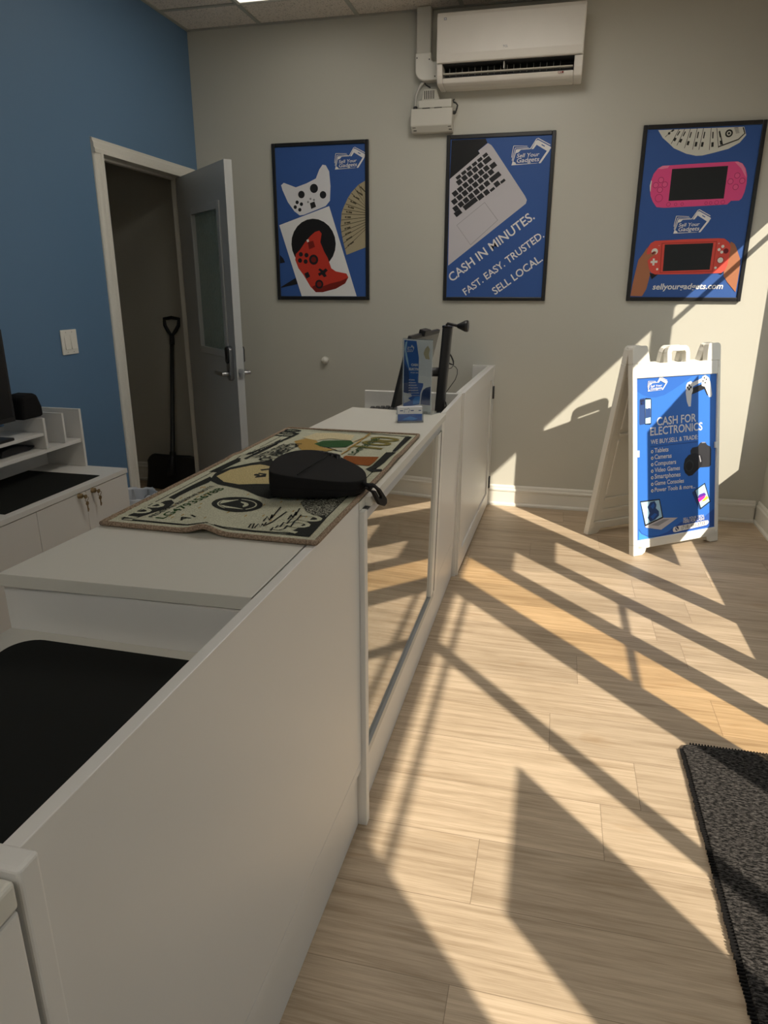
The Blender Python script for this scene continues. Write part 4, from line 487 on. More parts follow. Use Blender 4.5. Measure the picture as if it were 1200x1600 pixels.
# ------------------------------------------------------------------ snow shovel in the closet, waste bin
t = thing('snow_shovel', 'black snow shovel leaning on the wall inside the open doorway', 'shovel', (-.275, -.165, 0))
def SH(x, w, n=0): return (x, w*.150/1.18-n, w)       # a leaning plane: w up, n towards the room
bl = B(); nx, nz_ = 18, 12; vv = []
for i in range(nz_+1):
    for k in range(nx+1):
        u = -1+2*k/nx; q = i/nz_; hw = .21+.012*(1-q)
        x = u*hw; cornerdrop = .055*max(0, (abs(u)-.62)/.38)**2.2
        w_ = .002+q*(.255-cornerdrop)
        n_ = .015-.05*(u*u)*.6+.055*(q-.5)**2
        vv.append(SH(x, w_, n_+.02))
fs = [(i*(nx+1)+k, i*(nx+1)+k+1, (i+1)*(nx+1)+k+1, (i+1)*(nx+1)+k) for i in range(nz_) for k in range(nx)]
bl.add(vv, fs, 0, True); bo = bl.build('blade', BLACK, t); md = bo.modifiers.new('thick', 'SOLIDIFY'); md.thickness = .006
b = B(); b.tube([SH(0, .12, .05), SH(0, .22, .035), SH(0, 1.06, .0)], [.015, .017, .014], 14); b.build('shaft', mat('shovel_shaft', (.035, .036, .034), .4), t)
b = B(); b.tube([SH(0, .10, .055), SH(0, .20, .042), SH(0, .275, .032)], [.032, .028, .020], 14); b.build('socket', BLACK, t)
b = B(); b.tube([SH(0, 1.02, .0), SH(0, 1.085, 0)], [.018, .017], 14)
b.tube([SH(0, 1.08, 0), SH(-.030, 1.115, 0), SH(-.052, 1.15, 0), SH(-.056, 1.195, 0), SH(0, 1.203, 0), SH(.056, 1.195, 0), SH(.052, 1.15, 0), SH(.030, 1.115, 0)], .0125, 10, 0, True)
b.build('grip', BLACK, t)
t = thing('waste_bin', 'small grey waste bin with a white liner beside the cabinet end and the doorway', 'bin', (.27, -1.50, 0))
b = B(); b.lathe([(.0, .003), (.085, .003), (.088, 0), (.092, .003), (.118, .372), (.115, .372), (.090, .012), (0, .012)]); b.build('bin_body', mat('bin_grey', (.30, .32, .35), .5), t)
b = B(); v = []; ns = 40
for i, (r, z) in enumerate([(.110, .24), (.112, .372), (.1165, .383), (.121, .376), (.124, .345), (.125, .30)]):
    for k in range(ns):
        a_ = 2*PI*k/ns; rr = r+.0025*math.sin(9*a_+i)+.002*math.sin(17*a_+2*i); zz = z+(.006*math.sin(5*a_+i)+.004*math.sin(13*a_) if i in (0, 2, 5) else 0)
        v.append((rr*math.cos(a_), rr*math.sin(a_), zz))
b.add(v, [(i*ns+k, i*ns+(k+1) % ns, (i+1)*ns+(k+1) % ns, (i+1)*ns+k) for i in range(5) for k in range(ns)], 0, True)
b.build('liner', mat('liner_white', (.62, .66, .72), .35), t)

# ------------------------------------------------------------------ side cabinet against the blue wall
ZD = .595; XF = .435
t = thing('side_cabinet', 'low white cabinet with lockable doors against the blue wall', 'cabinet', (0, -1.77, 0))
b = B(); b.box(.004, XF, -1.35, 0, ZD-.022, ZD); b.build('cabinet_top', LAM, t, .0015)
b = B(); b.box(.006, XF-.024, -1.345, -.004, .06, ZD-.0225); b.box(.02, XF-.06, -1.34, -.01, 0, .06); b.build('carcass', LAM, t)
edges = [-.004, -.312, -.617, -.98, -1.345]
for k in range(4):
    y1, y0 = edges[k]-.0012, edges[k+1]+.0012
    b = B(); b.box(XF-.0235, XF-.004, y0, y1, .062, ZD-.025); do = b.build('cabinet_door', LAM, t, .001)
    if k in (0, 1):
        yk = y0+.044 if k == 0 else y1-.044
        lo = B().lathe([(0, .016), (.009, .016), (.0105, .013), (.0105, .002), (.0125, 0)], (XF-.0038, yk, ZD-.034), 'x', 20).build('lock', BRASS, do)
        kb = B(); yk2 = yk+.020; z0 = ZD-.034
        kb.tube([(XF+.012, yk, z0), (XF+.026, yk+.006, z0-.002)], .0025, 8); kb.prism(rrect(-.006, .012, -.009, .007, .006, 4), XF+.018, XF+.021, lambda p, q: (q, yk+.008+p[0], z0+p[1]-.004))
        ring = [(XF+.020+.004*math.sin(q), yk2-.004+.010*math.cos(q), z0-.018+.010*math.sin(q)) for q in [2*PI*i/16 for i in range(16)]]
        kb.tube(ring, .0011, 6, 0, True)
        kb.prism(rrect(-.009, .009, -.009, .009, .008, 4), XF+.016, XF+.018, lambda p, q: (q, yk2+p[0], z0-.038+p[1]))
        kb.box(XF+.016, XF+.018, yk2-.003, yk2+.003, z0-.075, z0-.046); kb.box(XF+.016, XF+.018, yk2+.003, yk2+.006, z0-.070, z0-.060)
        kb.build('key', BRASS, lo)
b = B(); b.box(.022, .398, -.74, -.158, ZD+.0004, ZD+.003)
tag(b.build('desk_pad', BLACKM, None, .001, 2, (0, -1.77, 0)), 'flat black desk pad on the low white side cabinet', 'desk pad')
t = thing('desk_hutch', 'white open shelf unit standing on the low side cabinet', 'shelf', (0, -1.77, ZD+.0005))
b = B(); b.box(.006, .224, -.0145, 0, 0, .273); b.build('side_panel', LAM, t, .001)
b = B(); b.box(.006, .222, -1.33, -1.3155, 0, .273); b.build('side_panel', LAM, t, .001)
b = B(); b.box(.006, .216, -1.315, -.015, .117, .135); b.build('shelf', LAM, t, .001)
b = B(); b.box(.006, .018, -1.315, -.015, .1355, .225); b.box(.006, .018, -1.315, -.015, .0, .1165); b.build('back_panel', LAM, t, .001)
b = B(); b.box(.0185, .220, -.129, -.1175, .1355, .272); b.build('divider', LAM, t, .001)
b = B(); b.box(.0185, .222, -.256, -.242, .1355, .272); b.build('divider', LAM, t, .001)
b = B(); b.box(.0185, .218, -1.315, -.2565, .195, .208); b.build('shelf', LAM, t, .001)
t = thing('desk_monitor', 'black monitor at the left edge standing on the white shelf unit', 'monitor', (.19, -2.495, ZD+.2095))
b = B(); b.box(-.012, .02, -.29, .33, .075, .445); b.build('monitor_body', BLACK, t, .004)
b = B(); b.box(.0202, .0212, -.275, .315, .095, .433); b.build('screen', BLACKG, t)
b = B(); b.box(-.03, -.013, -.03, .07, .01, .25); b.box(-.165, .025, -.10, .30, .0, .012); b.build('stand', BLACK, t, .003)
t = B(); pts = [(-.065, 0), (.062, 0), (.060, .045), (.040, .098), (.02, .105), (-.03, .103), (-.055, .092)]
t.prism(pts, -.045, .05, lambda p, q: (q, p[0], p[1])); tag(t.build('accessory_bag', CLOTH, None, .014, 3, (.15, -2.045, ZD+.2745)), 'black soft bag on the white shelf unit beside the black monitor', 'bag')
t = B(); t.prism([(-.09, 0), (.08, 0), (.11, .008), (.112, .014), (.07, .016), (.045, .028), (-.03, .034), (-.08, .026)], -.05, .045, lambda p, q: (q, p[0], p[1]))
tag(t.build('gadget', BLACK, None, .006, 3, (.12, -2.14, ZD+.1362)), 'black gadget lying on the lower shelf of the white shelf unit', 'gadget')
# ------------------------------------------------------------------ front desk with the low work bay (nearest)
ZT = .930; RZ = -.013
def wx(y): return 1.925+.013*(y+4.18)            # customer face of the near desk
t = thing('reception_desk', 'white reception desk with a low work bay nearest the camera', 'desk', (1.925, -4.18, 0), RZ)
b = B(); b.box(-.019, 0, .0, 1.090, .213, ZT); b.box(-.019, 0, 0, 1.090, .186, .2115); fp = b.build('front_panel', LAM, t, .0012)
b = B(); b.box(-.03, -.012, 0, 1.090, 0, .1855); b.build('kick_board', LAM, t)
b = B(); b.box(-.50, -.0195, .0, .535, .795, .818); b.build('desktop', LAMT, t)
b = B(); b.box(-.50, -.0195, .536, .554, .1, .9045); b.build('bay_end_panel', LAM, t)
b = B(); b.box(-.50, -.0315, .555, 1.078, .06, .9045); b.build('carcass', LAM, t)
b = B(); b.box(-.50, -.0315, 0.001, .534, .06, .7945); b.build('carcass', LAM, t)
b = B(); b.box(-.50, .022, -.026, -.0005, 0, ZT+.004); b.build('end_panel', LAM, t, .004, 3)
b = B(); b.prism(rrect(-.447, -.065, .06, .55-.045, .045, 8), .8185, .8215, lambda p, q: (p[0], p[1], q))
tag(b.build('desk_mat', BLACKM, None, 0, 2, (1.925, -4.18, 0), RZ), 'large black desk mat in the low bay of the reception desk', 'desk mat')
t = thing('base_cabinet', 'white cabinet front in the lower left corner against the desk end', 'cabinet', (1.925, -4.215, 0), RZ)
b = B(); b.box(-.5, .004, -.9, .004, .06, .900); b.build('carcass', LAM, t, .002)
b = B(); b.box(-.5, .0225, -.9, .004, .9005, .931); b.build('cabinet_top', LAMT, t, .005, 3)
b = B(); b.box(.0045, .0215, -.88, .003, .08, .899); b.build('cabinet_door', LAM, t, .004, 3)

# ------------------------------------------------------------------ counter with the glass front
t = thing('display_counter', 'white counter with a glass display front and a banknote rug on top', 'counter', (1.95, -3.09, 0))
lean = lambda x, y, z: (x-.022*(1-z/.93), y, z)
b = B(); b.prism([(-.515, -.560), (-.0400, -.547), (-.0330, .0005), (-.0095, .0015), (-.0095, .052), (.006, .052), (.006, 1.245), (-.40, 1.305)], .906, ZT, lambda p, q: (p[0], p[1], q)); b.build('counter_top', LAMT, t, .0012, 2)
b = B(); b.box(-.50, .002, .002, .030, .0, .9055); b.build('side_panel', LAM, t, .001)
b = B(); b.box(-.02, -.002, .0305, 1.778, .0, .155); b.warp(lean).build('base_board', LAM, t, .001)
b = B(); b.box(-.022, 0, .0305, 1.185, .1555, .182); b.warp(lean).build('track', ALU, t, .001)
b = B(); b.box(-.022, .0, .0305, 1.185, .878, .8985); b.box(-.015, -.004, .0305, 1.185, .870, .878); b.warp(lean).build('track', ALU, t, .001)
b = B(); b.box(-.022, 0, .0305, .045, .1825, .8695); b.warp(lean).build('stile', EDGE, t, .001)
b = B(); b.box(-.022, 0, 1.115, 1.180, .1825, .8695); b.warp(lean).build('stile', EDGE, t, .001)
b = B(); b.box(-.014, -.002, .0305, 1.185, .8987, .9055); b.warp(lean).build('gap_shade_strip', DARKIN, t)  # solid dark strip stands in for the shade under the counter top
b = B(); b.box(-.018, .0008, 1.1805, 1.1895, .1825, .8695); b.warp(lean).build('gasket', DARKIN, t)
b = B(); b.box(-.020, 0, 1.190, 1.262, .1555, .9055); b.warp(lean).build('post', EDGE, t, .002)
b = B(); b.box(-.018, 0, 1.2625, 1.778, .210, ZT-.001); b.box(-.018, 0, 1.2625, 1.778, .1555, .2085); b.warp(lean).build('front_panel', LAM, t, .001)
b = B(); b.box(-.48, .006, 1.8005, 1.818, 0, .18); b.box(-.48, 0.001, 1.8005, 1.818, .18, ZT); b.build('side_panel', LAM, t, .001)
b = B(); b.box(-.50, -.48, .0305, 1.795, .0, .84); b.build('back_panel', LAM, t)
b = B(); b.box(-.479, -.03, .031, 1.262, .15, .1545); b.build('shelf', LAM, t)
GS = glass_mat('showcase_glass', (.94, .97, .95), 2.0, .0)
b = B(); b.box(-.0125, -.0095, .0455, 1.1145, .1825, .8695); b.warp(lean).build('glass_front', GS, t)
b = B(); b.box(-.47, -.06, .04, 1.25, .50, .506); b.build('glass_shelf', glass_mat('shelf_glass', (.90, .95, .93), 1.2), t)
# acrylic stands in the showcase
ACR = glass_mat('clear_acrylic', (.93, .95, .95), 1.5)
def easel(x, y, z, label):
    t = thing('acrylic_stand', label, 'display stand', (x, y, z), .3, 'clear acrylic stands in the showcase')
    B().prism([(-.04, 0), (-.035, 0), (.018, .105), (.013, .105)], -.05, .05, lambda p, q: (p[0], q, p[1])).build('back_plate', ACR, t)
    b = B(); b.box(-.034, .05, -.05, .05, 0, .004); b.box(.046, .050, -.05, .05, .004, .02); b.build('foot', ACR, t)
easel(1.78, -2.80, .507, 'clear acrylic stand on the glass shelf, near end of the showcase')
easel(1.76, -2.45, .507, 'clear acrylic stand on the glass shelf, middle of the showcase')
easel(1.78, -2.10, .507, 'clear acrylic stand on the glass shelf, far end of the showcase')
# ------------------------------------------------------------------ low desk behind the counter and the gate
t = thing('cashier_desk', 'low white desk bay behind the counter under the tilted monitor', 'desk', (1.48, -1.80, 0))
b = B(); b.box(.0, .446, .035, .490, .82, .845); b.build('desktop', LAMT, t)
b = B(); b.box(-.005, .466, .4905, .508, 0, .930); b.build('end_panel', LAM, t, .001)
b = B(); b.box(.0, .018, .035, .490, .0, .8195); b.build('leg_panel', LAM, t)
gx0, gx1 = 1.956, 1.988
ga = math.atan2(gx1-gx0, 1.225)
t = thing('counter_gate', 'white panelled swing gate hinged to the back wall at the counter end', 'gate', (gx0, -1.262, 0), -ga)
gl = 1.222; b = B()
b.box(-.020, 0, .0, .085, .012, ZT); b.box(-.020, 0, gl-.080, gl, .012, ZT); b.box(-.020, 0, .085, gl-.080, .012, .105); b.box(-.020, 0, .085, gl-.080, ZT-.075, ZT); b.build('gate_frame', LAM, t, .0015)
b = B(); b.box(-.018, -.009, .0855, gl-.0805, .1055, ZT-.0755); b.build('gate_panel', LAM, t)
b = B(); b.box(-.042, -.0205, 0, gl, .012, ZT); b.build('gate_backing', LAM, t, .0012)
for z in (.162, .762):
    b = B(); b.box(.0004, .003, gl-.022, gl+.006, z-.038, z+.038); b.cyl((.004, gl+.008, z-.040), (.004, gl+.008, z+.040), .006, 12); b.build('hinge', BLACK, t)

# ------------------------------------------------------------------ banknote rug
def rug_h(u, v):
    f1 = .013*math.exp(-((v-.235-.35*u)/.028)**2)*math.exp(-u/.085)
    f2 = .005*math.exp(-((u-.62)/.03)**2)*math.exp(-abs(v-.44)/.06)
    f3 = .004*math.exp(-((u-.72)/.05)**2)*math.exp(-v/.03)
    return f1+f2+f3
RL, RW = 1.065, .468
def rugxy(u, v):   # slight skew as it lies; u along the counter, v across
    return (1.935-v*(1+.02*(1-u/RL)), -3.387+u*(1-.0*v)+.018*v-.0)
t = thing('banknote_rug', 'rug woven like a hundred dollar bill lying on the white counter', 'rug', (1.935, -3.387, ZT))
def RF(u, v, z): x, y = rugxy(u, v); return (x-1.935, y+3.387, .0065+rug_h(u, v)+z)
b = B(); nu, nv = 80, 40; top = []; 
for i in range(nu+1):
    for k in range(nv+1): top.append(RF(RL*i/nu, RW*k/nv, 0))
bot = [(p[0], p[1], p[2]-.006) for p in top]; n1 = len(top); W_ = nv+1
b.add(top+bot, [(i*W_+k, i*W_+k+1, (i+1)*W_+k+1, (i+1)*W_+k) for i in range(nu) for k in range(nv)], 0, True)
b.f += [[n1+i*W_+k, n1+(i+1)*W_+k, n1+(i+1)*W_+k+1, n1+i*W_+k+1] for i in range(nu) for k in range(nv)]; b.m += [0]*(nu*nv); b.sm += [True]*(nu*nv)
b.build('rug_field', weave_mat('rug_field', (.36, .36, .27), (.60, .60, .47), .35, .62, 520), t)
bd = []
for i in range(nu+1): bd.append((RL*i/nu, 0))
for k in range(1, nv+1): bd.append((RL, RW*k/nv))
for i in range(nu-1, -1, -1): bd.append((RL*i/nu, RW))
for k in range(nv-1, 0, -1): bd.append((0, RW*k/nv))
B().tube([RF(u, v, -.0005) for u, v in bd], .0058, 8, 0, True).build('binding', weave_mat('rug_binding', (.20, .145, .10), (.36, .27, .20), .4, .6, 300), t)
pl = dict(pal(PB))
for k in ('ink', 'field', 'greend', 'face', 'gold', 'paper', 'green', 'rust', 'olive'):
    c = pl[k].node_tree.nodes['Principled BSDF'].inputs['Base Color'].default_value[:3]
    pl[k] = MATS.get('wool_'+k) or weave_mat('wool_'+k, tuple(q*.75 for q in c), tuple(min(1, q*1.3+.012) for q in c), .4, .65, 500)
a = Art(lambda u, v, z: RF(u, v, z+.0004), .00004)
def ring_line(o, w_, m):
    for (p, q) in (((o, o), (RL-o, o)), ((RL-o, o), (RL-o, RW-o)), ((RL-o, RW-o), (o, RW-o)), ((o, RW-o), (o, o))):
        n_ = 24; a.draw([('s', m, [(p[0]+(q[0]-p[0])*k/n_, p[1]+(q[1]-p[1])*k/n_) for k in range(n_+1)], w_)], pl, lift=False)
ring_line(.028, .003, 'ink')
random.seed(3)
a.draw([('s', 'gold', [(u, v), (u+.012, v)], .003) for u, v in [(random.uniform(.06, .33), random.uniform(.06, .40)) for _ in range(60)]], pl, lift=False)
a.up()
a.draw(ART_RUG, pl)
a.build('rug_pattern', t)

# ------------------------------------------------------------------ zip pouch with strap
t = thing('zip_pouch', 'black zip pouch with a wrist strap lying on the banknote rug', 'pouch', (1.83, -3.02, ZT+.0126))
out_ = [(1.737, -3.143), (1.719, -3.087), (1.709, -3.028), (1.713, -2.973), (1.728, -2.925), (1.75, -2.898), (1.775, -2.885), (1.803, -2.885), (1.834, -2.900), (1.868, -2.925), (1.902, -2.950), (1.925, -2.978), (1.940, -3.015), (1.946, -3.047), (1.940, -3.072), (1.920, -3.098), (1.890, -3.118), (1.855, -3.130), (1.825, -3.140), (1.795, -3.148), (1.765, -3.152), (1.750, -3.150)]
def hgt(x): q = min(max((x-1.71)/.23, 0), 1); return .068-.034*q
cx_, cy_ = 1.825, -3.02; b = B(); v = []; prof_ = [(.90, .0), (.985, .06), (1.0, .25), (1.005, .42), (.992, .47), (1.005, .52), (1.0, .75), (.998, .93), (.99, 1.0), (.97, 1.005), (.60, 1.005), (.25, 1.005)]
n_ = len(out_)
for k_, q in prof_:
    for x, y in out_:
        X_, Y_ = cx_+(x-cx_)*k_, cy_+(y-cy_)*k_; v.append((X_-1.83, Y_+3.02, q*hgt(X_)))
b.add(v, [(i*n_+k, i*n_+(k+1) % n_, (i+1)*n_+(k+1) % n_, (i+1)*n_+k) for i in range(len(prof_)-1) for k in range(n_)], 0, True)
o_ = len(b.v); b.f.append([o_-n_+k for k in range(n_)]); b.m.append(0); b.sm.append(True); b.f.append([o_-len(v)+k for k in range(n_)][::-1]); b.m.append(0); b.sm.append(False)
po = b.build('pouch_body', CLOTH, t); md = po.modifiers.new('sub', 'SUBSURF'); md.levels = 1; md.render_levels = 2
b = B(); b.tube([(-.015, .118, .057), (-.018, .02, .0580), (-.022, -.12, .0590)], .0010, 6); b.build('seam', CLOTH, po)
b = B(); q_ = .0
b.prism([(-.100, .052), (-.070, .047), (-.036, .036), (-.004, .016), (.070, -.036), (.082, -.046), (.078, -.058), (.026, -.048), (-.006, -.030), (-.05, -.006), (-.08, .010)], .128, .131, lambda p, q: (q+.01, p[0], p[1]-.0))
so_ = b.build('wrist_strap', CLOTH, t)
bpy.data.objects.remove(so_)
def strap(path, w_, th): # flat band following a centre line
    b = B(); path = [Vector(p) for p in path]; n = len(path); v = []
    for i, p in enumerate(path):
        tt = (path[min(i+1, n-1)]-path[max(i-1, 0)]).normalized(); s_ = Vector((1, .12, 0)); s_ = (s_-tt*s_.dot(tt)).normalized(); nn = tt.cross(s_)
        for a_, c_ in ((-1, -1), (1, -1), (1, 1), (-1, 1)): v.append(p+s_*a_*w_/2+nn*c_*th/2)
    b.add(v, [(i*4+k, i*4+(k+1) % 4, (i+1)*4+(k+1) % 4, (i+1)*4+k) for i in range(n-1) for k in range(4)]+[(0, 1, 2, 3), ((n-1)*4+3, (n-1)*4+2, (n-1)*4+1, (n-1)*4)])
    return b
b = B(); V3 = lambda y, z, x=1.968: (x-1.83, y+3.02, z-ZT-.0126)
outer = [(-3.085, .964), (-3.060, .970), (-3.030, .962), (-3.004, .941), (-2.970, .918), (-2.936, .895), (-2.936, .884), (-2.960, .884), (-3.010, .903), (-3.040, .925), (-3.070, .950)]
inner = [(-3.072, .958), (-3.060, .960), (-3.040, .953), (-3.025, .944), (-3.008, .931), (-2.992, .919), (-2.994, .915), (-3.000, .915), (-3.015, .920), (-3.034, .936), (-3.055, .951)]
vv = []
for x in (1.964, 1.972):
    vv += [V3(y, z, x-.012*(z > .955)) for y, z in outer]; vv += [V3(y, z, x-.012*(z > .955)) for y, z in inner]
m_ = len(outer); fs = []
for k in range(m_):
    j_ = (k+1) % m_; fs += [(k, j_, m_+j_, m_+k), (2*m_+k, 3*m_+k, 3*m_+j_, 2*m_+j_), (k, 2*m_+k, 2*m_+j_, j_), (m_+k, m_+j_, 3*m_+j_, 3*m_+k)]
b.add(vv, fs); b.tube([V3(-3.05, .965, 1.935), V3(-3.07, .966, 1.955), V3(-3.075, .962, 1.966)], .007, 8)
b.build('wrist_strap', CLOTH, t, .0015)
b = B()
for k in range(4): b.tube([(-.062+.018*k, .140-.008*k, .030), (-.058+.018*k, .136-.008*k, .052), (-.046+.018*k, .128-.010*k, .054), (-.042+.018*k, .118-.01*k, .030)], .0075, 8)
b.box(-.01, .028, .075, .105, .028, .046); b.build('zip_pull', BLACK, t, .003)

# ------------------------------------------------------------------ flyer holder, card holder
FA = -.3935
t = thing('flyer_holder', 'clear acrylic stand holding a tall blue and white flyer on the counter', 'sign holder', (1.835, -1.838, ZT+.0012), FA)
fwid, fh = .136, .2785
b = B(); b.box(-.075, .092, -.035, .040, 0, .004); b.build('holder_base', ACR, t, .001)
tilt = lambda u, v, z: (u, v*.015-z-.004, .005+v*.995)
b = B(); b.prism([(-fwid/2-.003, 0), (fwid/2+.003, 0), (fwid/2+.003, fh+.004), (-fwid/2-.003, fh+.004)], .0022, .0038, lambda p, q: tilt(p[0], p[1], q)); 
b.prism([(-fwid/2-.003, 0), (fwid/2+.003, 0), (fwid/2+.003, fh+.004), (-fwid/2-.003, fh+.004)], -.0038, -.0022, lambda p, q: tilt(p[0], p[1], q)); b.build('acrylic_sleeve', ACR, t)
FB = mat('flyer_white', (.84, .85, .88), .35); pl = pal(PB); hw = fwid/2
a = Art(lambda u, v, z: tilt(u, v, z+.0004), .00003)
a.face([(-hw, 0), (hw, 0), (hw, fh), (-hw, fh)], FB, 0)
a.b.prism([(-hw, 0), (hw, 0), (hw, fh), (-hw, fh)], -.0012, -.0004, lambda p, q: tilt(p[0], p[1], q), a.mi(FB))
def FL(x, y):
    t_ = (x-620)/395; y0 = 295-45*t_; y1 = 1225+55*t_
    return (min(max(-hw+fwid*t_, -hw+.002), hw-.002), min(max(fh*(1-(y-y0)/(y1-y0)), .002), fh-.002))
def fp_(m, pts): a.draw([('p', m, [FL(*q) for q in pts])], pl)
fp_('blue2', [(632, 305), (800, 292), (815, 380), (838, 520), (838, 860), (905, 865), (905, 905), (870, 1000), (860, 1180), (632, 1190)])
fp_('sky', [(634, 420), (650, 330), (675, 310), (660, 430), (690, 560), (712, 700), (660, 560)])
fp_('navy', [(632, 600), (700, 700), (720, 900), (740, 1010), (650, 1000), (632, 980)])
fp_('shell', [(634, 1000), (740, 1020), (755, 1050), (700, 1080), (740, 1110), (640, 1150)])
fp_('navy', [(905, 960), (945, 925), (1008, 905), (1008, 1180), (870, 1180), (888, 1010)])
fp_('blue4', [(770, 1100), (800, 1060), (870, 1050), (860, 1150), (770, 1165)])
fp_('white', [(720, 1190), (860, 1165), (1005, 1180), (1005, 1250), (720, 1240)])
fp_('paper', [(900, 450), (920, 380), (955, 330), (985, 380), (970, 450), (985, 520), (930, 520)])
def ft(m, s_, x0, x1, y, c_=.02): a.draw([('t', m, s_, FL(x0, y), FL(x1, y-(x1-x0)*.06), .7, c_, 0)], pl)
ft('white', 'CASH FOR', 735, 915, 635, .05); ft('white', 'ELECTRONICS', 705, 945, 695, .05); ft('white', 'WE BUY, SELL & TRADE:', 725, 925, 735, .02)
for k, s_ in enumerate(('Tablets', 'Cameras', 'Computers', 'Video Games', 'Smartphones', 'Game Consoles', 'Power Tools & more...')):
    ft('white', s_, 722, 722+[68, 80, 95, 110, 118, 130, 145][k], 835+36*k, .02); a.draw([('c', 'white', FL(713, 828+36*k), .0022)], pl)
logo(a, (FL(678, 455), FL(772, 350)), pl)
a.build('flyer', t)
ca = math.atan2(.056, .076)
t = thing('card_holder', 'small clear card holder with blue and white business cards on the counter', 'card holder', (1.857, -2.076, ZT+.0004), .36)
hw2 = .049
b = B(); b.box(-hw2, hw2, -.003, 0, 0, .030); b.box(-hw2, hw2, .038, .041, 0, .052); b.box(-hw2, hw2, 0, .038, 0, .003); b.box(-hw2, -hw2+.002, 0, .038, .003, .030); b.box(hw2-.002, hw2, 0, .038, .003, .030); b.build('holder_body', ACR, t)
b = B(); b.box(-.046, .046, .012, .034, .0035, .056); b.build('business_cards', mat('card_white', (.72, .74, .80), .5), t)
a = Art(lambda u, v, z: (u, .0118-z, v), .00012)
a.draw([('p', 'blue2', [(-.046, .004), (.046, .004), (.046, .030), (-.046, .030)]), ('p', 'blue4', [(-.03, .01), (.0, .022), (.03, .012), (.01, .006)]), ('p', 'white', [(-.046, .0302), (.046, .0302), (.046, .056), (-.046, .056)]),
        ('s', 'navy', [(-.038, .043), (-.026, .043)], .003), ('s', 'navy', [(.002, .043), (.014, .043)], .003), ('s', 'navy', [(.032, .043), (.042, .043)], .003)], pl)
for it in [('s', 'navy', [(-.022, .036), (-.020, .048), (-.010, .048), (-.006, .052), (-.001, .047), (-.006, .036)], .0012)]: a.draw([it], pl)
a.build('card_print', t)

# ------------------------------------------------------------------ tilted monitor on its pole, keyboard, camera arm
t = thing('pole_monitor', 'black tilted monitor carried by a black pole behind the counter, seen from behind', 'monitor', (1.87, -1.50, .8455))
P0 = Vector((1.762, -1.60, 1.209)); P1 = Vector((1.842, -1.325, 1.224)); PBt = Vector((1.690, -1.60, .915))
R_ = Vector((1.87, -1.50, .8455)); eu = (P1-P0); ev = (PBt-P0)*1.05; en = eu.cross(ev).normalized()
if en.x < 0: en = -en
MP = lambda u, v, n: tuple(P0+eu*u+ev*v+en*n-R_)
def slab(u0, u1, v0, v1, n0, n1, mi=0, b=None):
    b = b or B(); return b.prism([(u0, v0), (u1, v0), (u1, v1), (u0, v1)], n0, n1, lambda p, q: MP(p[0], p[1], q), mi)
slab(0, 1, 0, 1, -.018, .0).build('monitor_body', BLACK, t, .004)
slab(.05, .97, .05, .62, .0005, .002).build('back_cover', mat('grey_back', (.105, .105, .10), .35), t)
slab(.03, .97, .04, .96, -.0195, -.0182).build('screen', BLACKG, t)
slab(.36, .56, -.05, .03, -.02, .012).build('webcam', BLACK, t, .003)
b = B(); pb, pt = Vector((1.872, -1.50, .8475)), Vector((1.901, -1.50, 1.242))
ax = (pt-pb).normalized(); sx = Vector((1, 0, -ax.x/ax.z)).normalized()
b.prism(rrect(-.020, .020, -.026, .026, .010, 4), 0, 1, lambda p, q: tuple(pb.lerp(pt, q)+sx*p[0]+Vector((0, p[1], 0))-R_)); b.build('pole', BLACK, t)
b = B(); b.prism(rrect(-.022, .022, -.028, .028, .010, 4), 1.0, 1.02, lambda p, q: tuple(pb.lerp(pt, q)+sx*p[0]+Vector((0, p[1], 0))-R_)); b.build('pole_cap', BLACKG, t)
b = B(); b.box(-.09, .035, -.08, .09, .0005, .010); b.build('foot_plate', BLACK, t, .003)
c0 = pb.lerp(pt, .52); mid = P0+eu*.45+ev*.55
b = B(); b.tube([c0-R_+Vector((-.01, 0, 0)), mid-R_+en*.004], .020, 10); slab(.3, .6, .42, .70, .0022, .014, 0, b); b.build('mount_arm', BLACK, t)
b = B(); ct = pt-R_
b.tube([ct+Vector((-.005, -.005, .010)), ct+Vector((.0, -.005, .018)), ct+Vector((.03, -.005, .012)), ct+Vector((.045, -.005, .008))], .006, 8); b.build('camera_arm', BLACK, t)
b = B(); b.lathe([(0, 0), (.008, .002), (.016, .020), (.024, .036), (.025, .046), (.018, .049), (0, .049)], (ct.x+.040, ct.y-.005, ct.z+.008), 'x', 20); ch = b.build('camera_head', BLACK, t)
b = B()
for r_ in (.008, .014, .020): b.lathe([(r_, .049), (r_+.002, .0508), (r_+.004, .049)], (ct.x+.040, ct.y-.005, ct.z+.008), 'x', 20)
b.build('lens_ring', mat('dark_grey_ring', (.10, .10, .10), .4), ch)
b = B(); C_ = lambda x, z, y=-1.48: (x-R_.x, y-R_.y, z-R_.z)
b.tube([C_(1.906, 1.135), C_(1.918, 1.118), C_(1.927, 1.098), C_(1.928, 1.083), C_(1.915, 1.086), C_(1.902, 1.093)], .0035, 8)
b.tube([C_(1.90, 1.066), C_(1.912, 1.066), C_(1.92, 1.069), C_(1.926, 1.079), C_(1.938, 1.074), C_(1.946, 1.062), C_(1.946, 1.042), C_(1.938, 1.018), C_(1.916, .986), C_(1.895, .955)], .0016, 8)
b.tube([C_(1.890, .925), C_(1.898, .915), C_(1.901, .90), C_(1.892, .885)], .003, 8); b.build('cable', BLACK, t)
t = thing('keyboard', 'black keyboard on the low desk behind the counter', 'keyboard', (1.60, -1.505, .8458), .12)
b = B(); b.prism([(-.065, 0), (.065, 0), (.065, .020), (-.065, .012)], -.16, .16, lambda p, q: (p[0], q, p[1])); b.build('keyboard_body', BLACK, t, .002)
b = B()
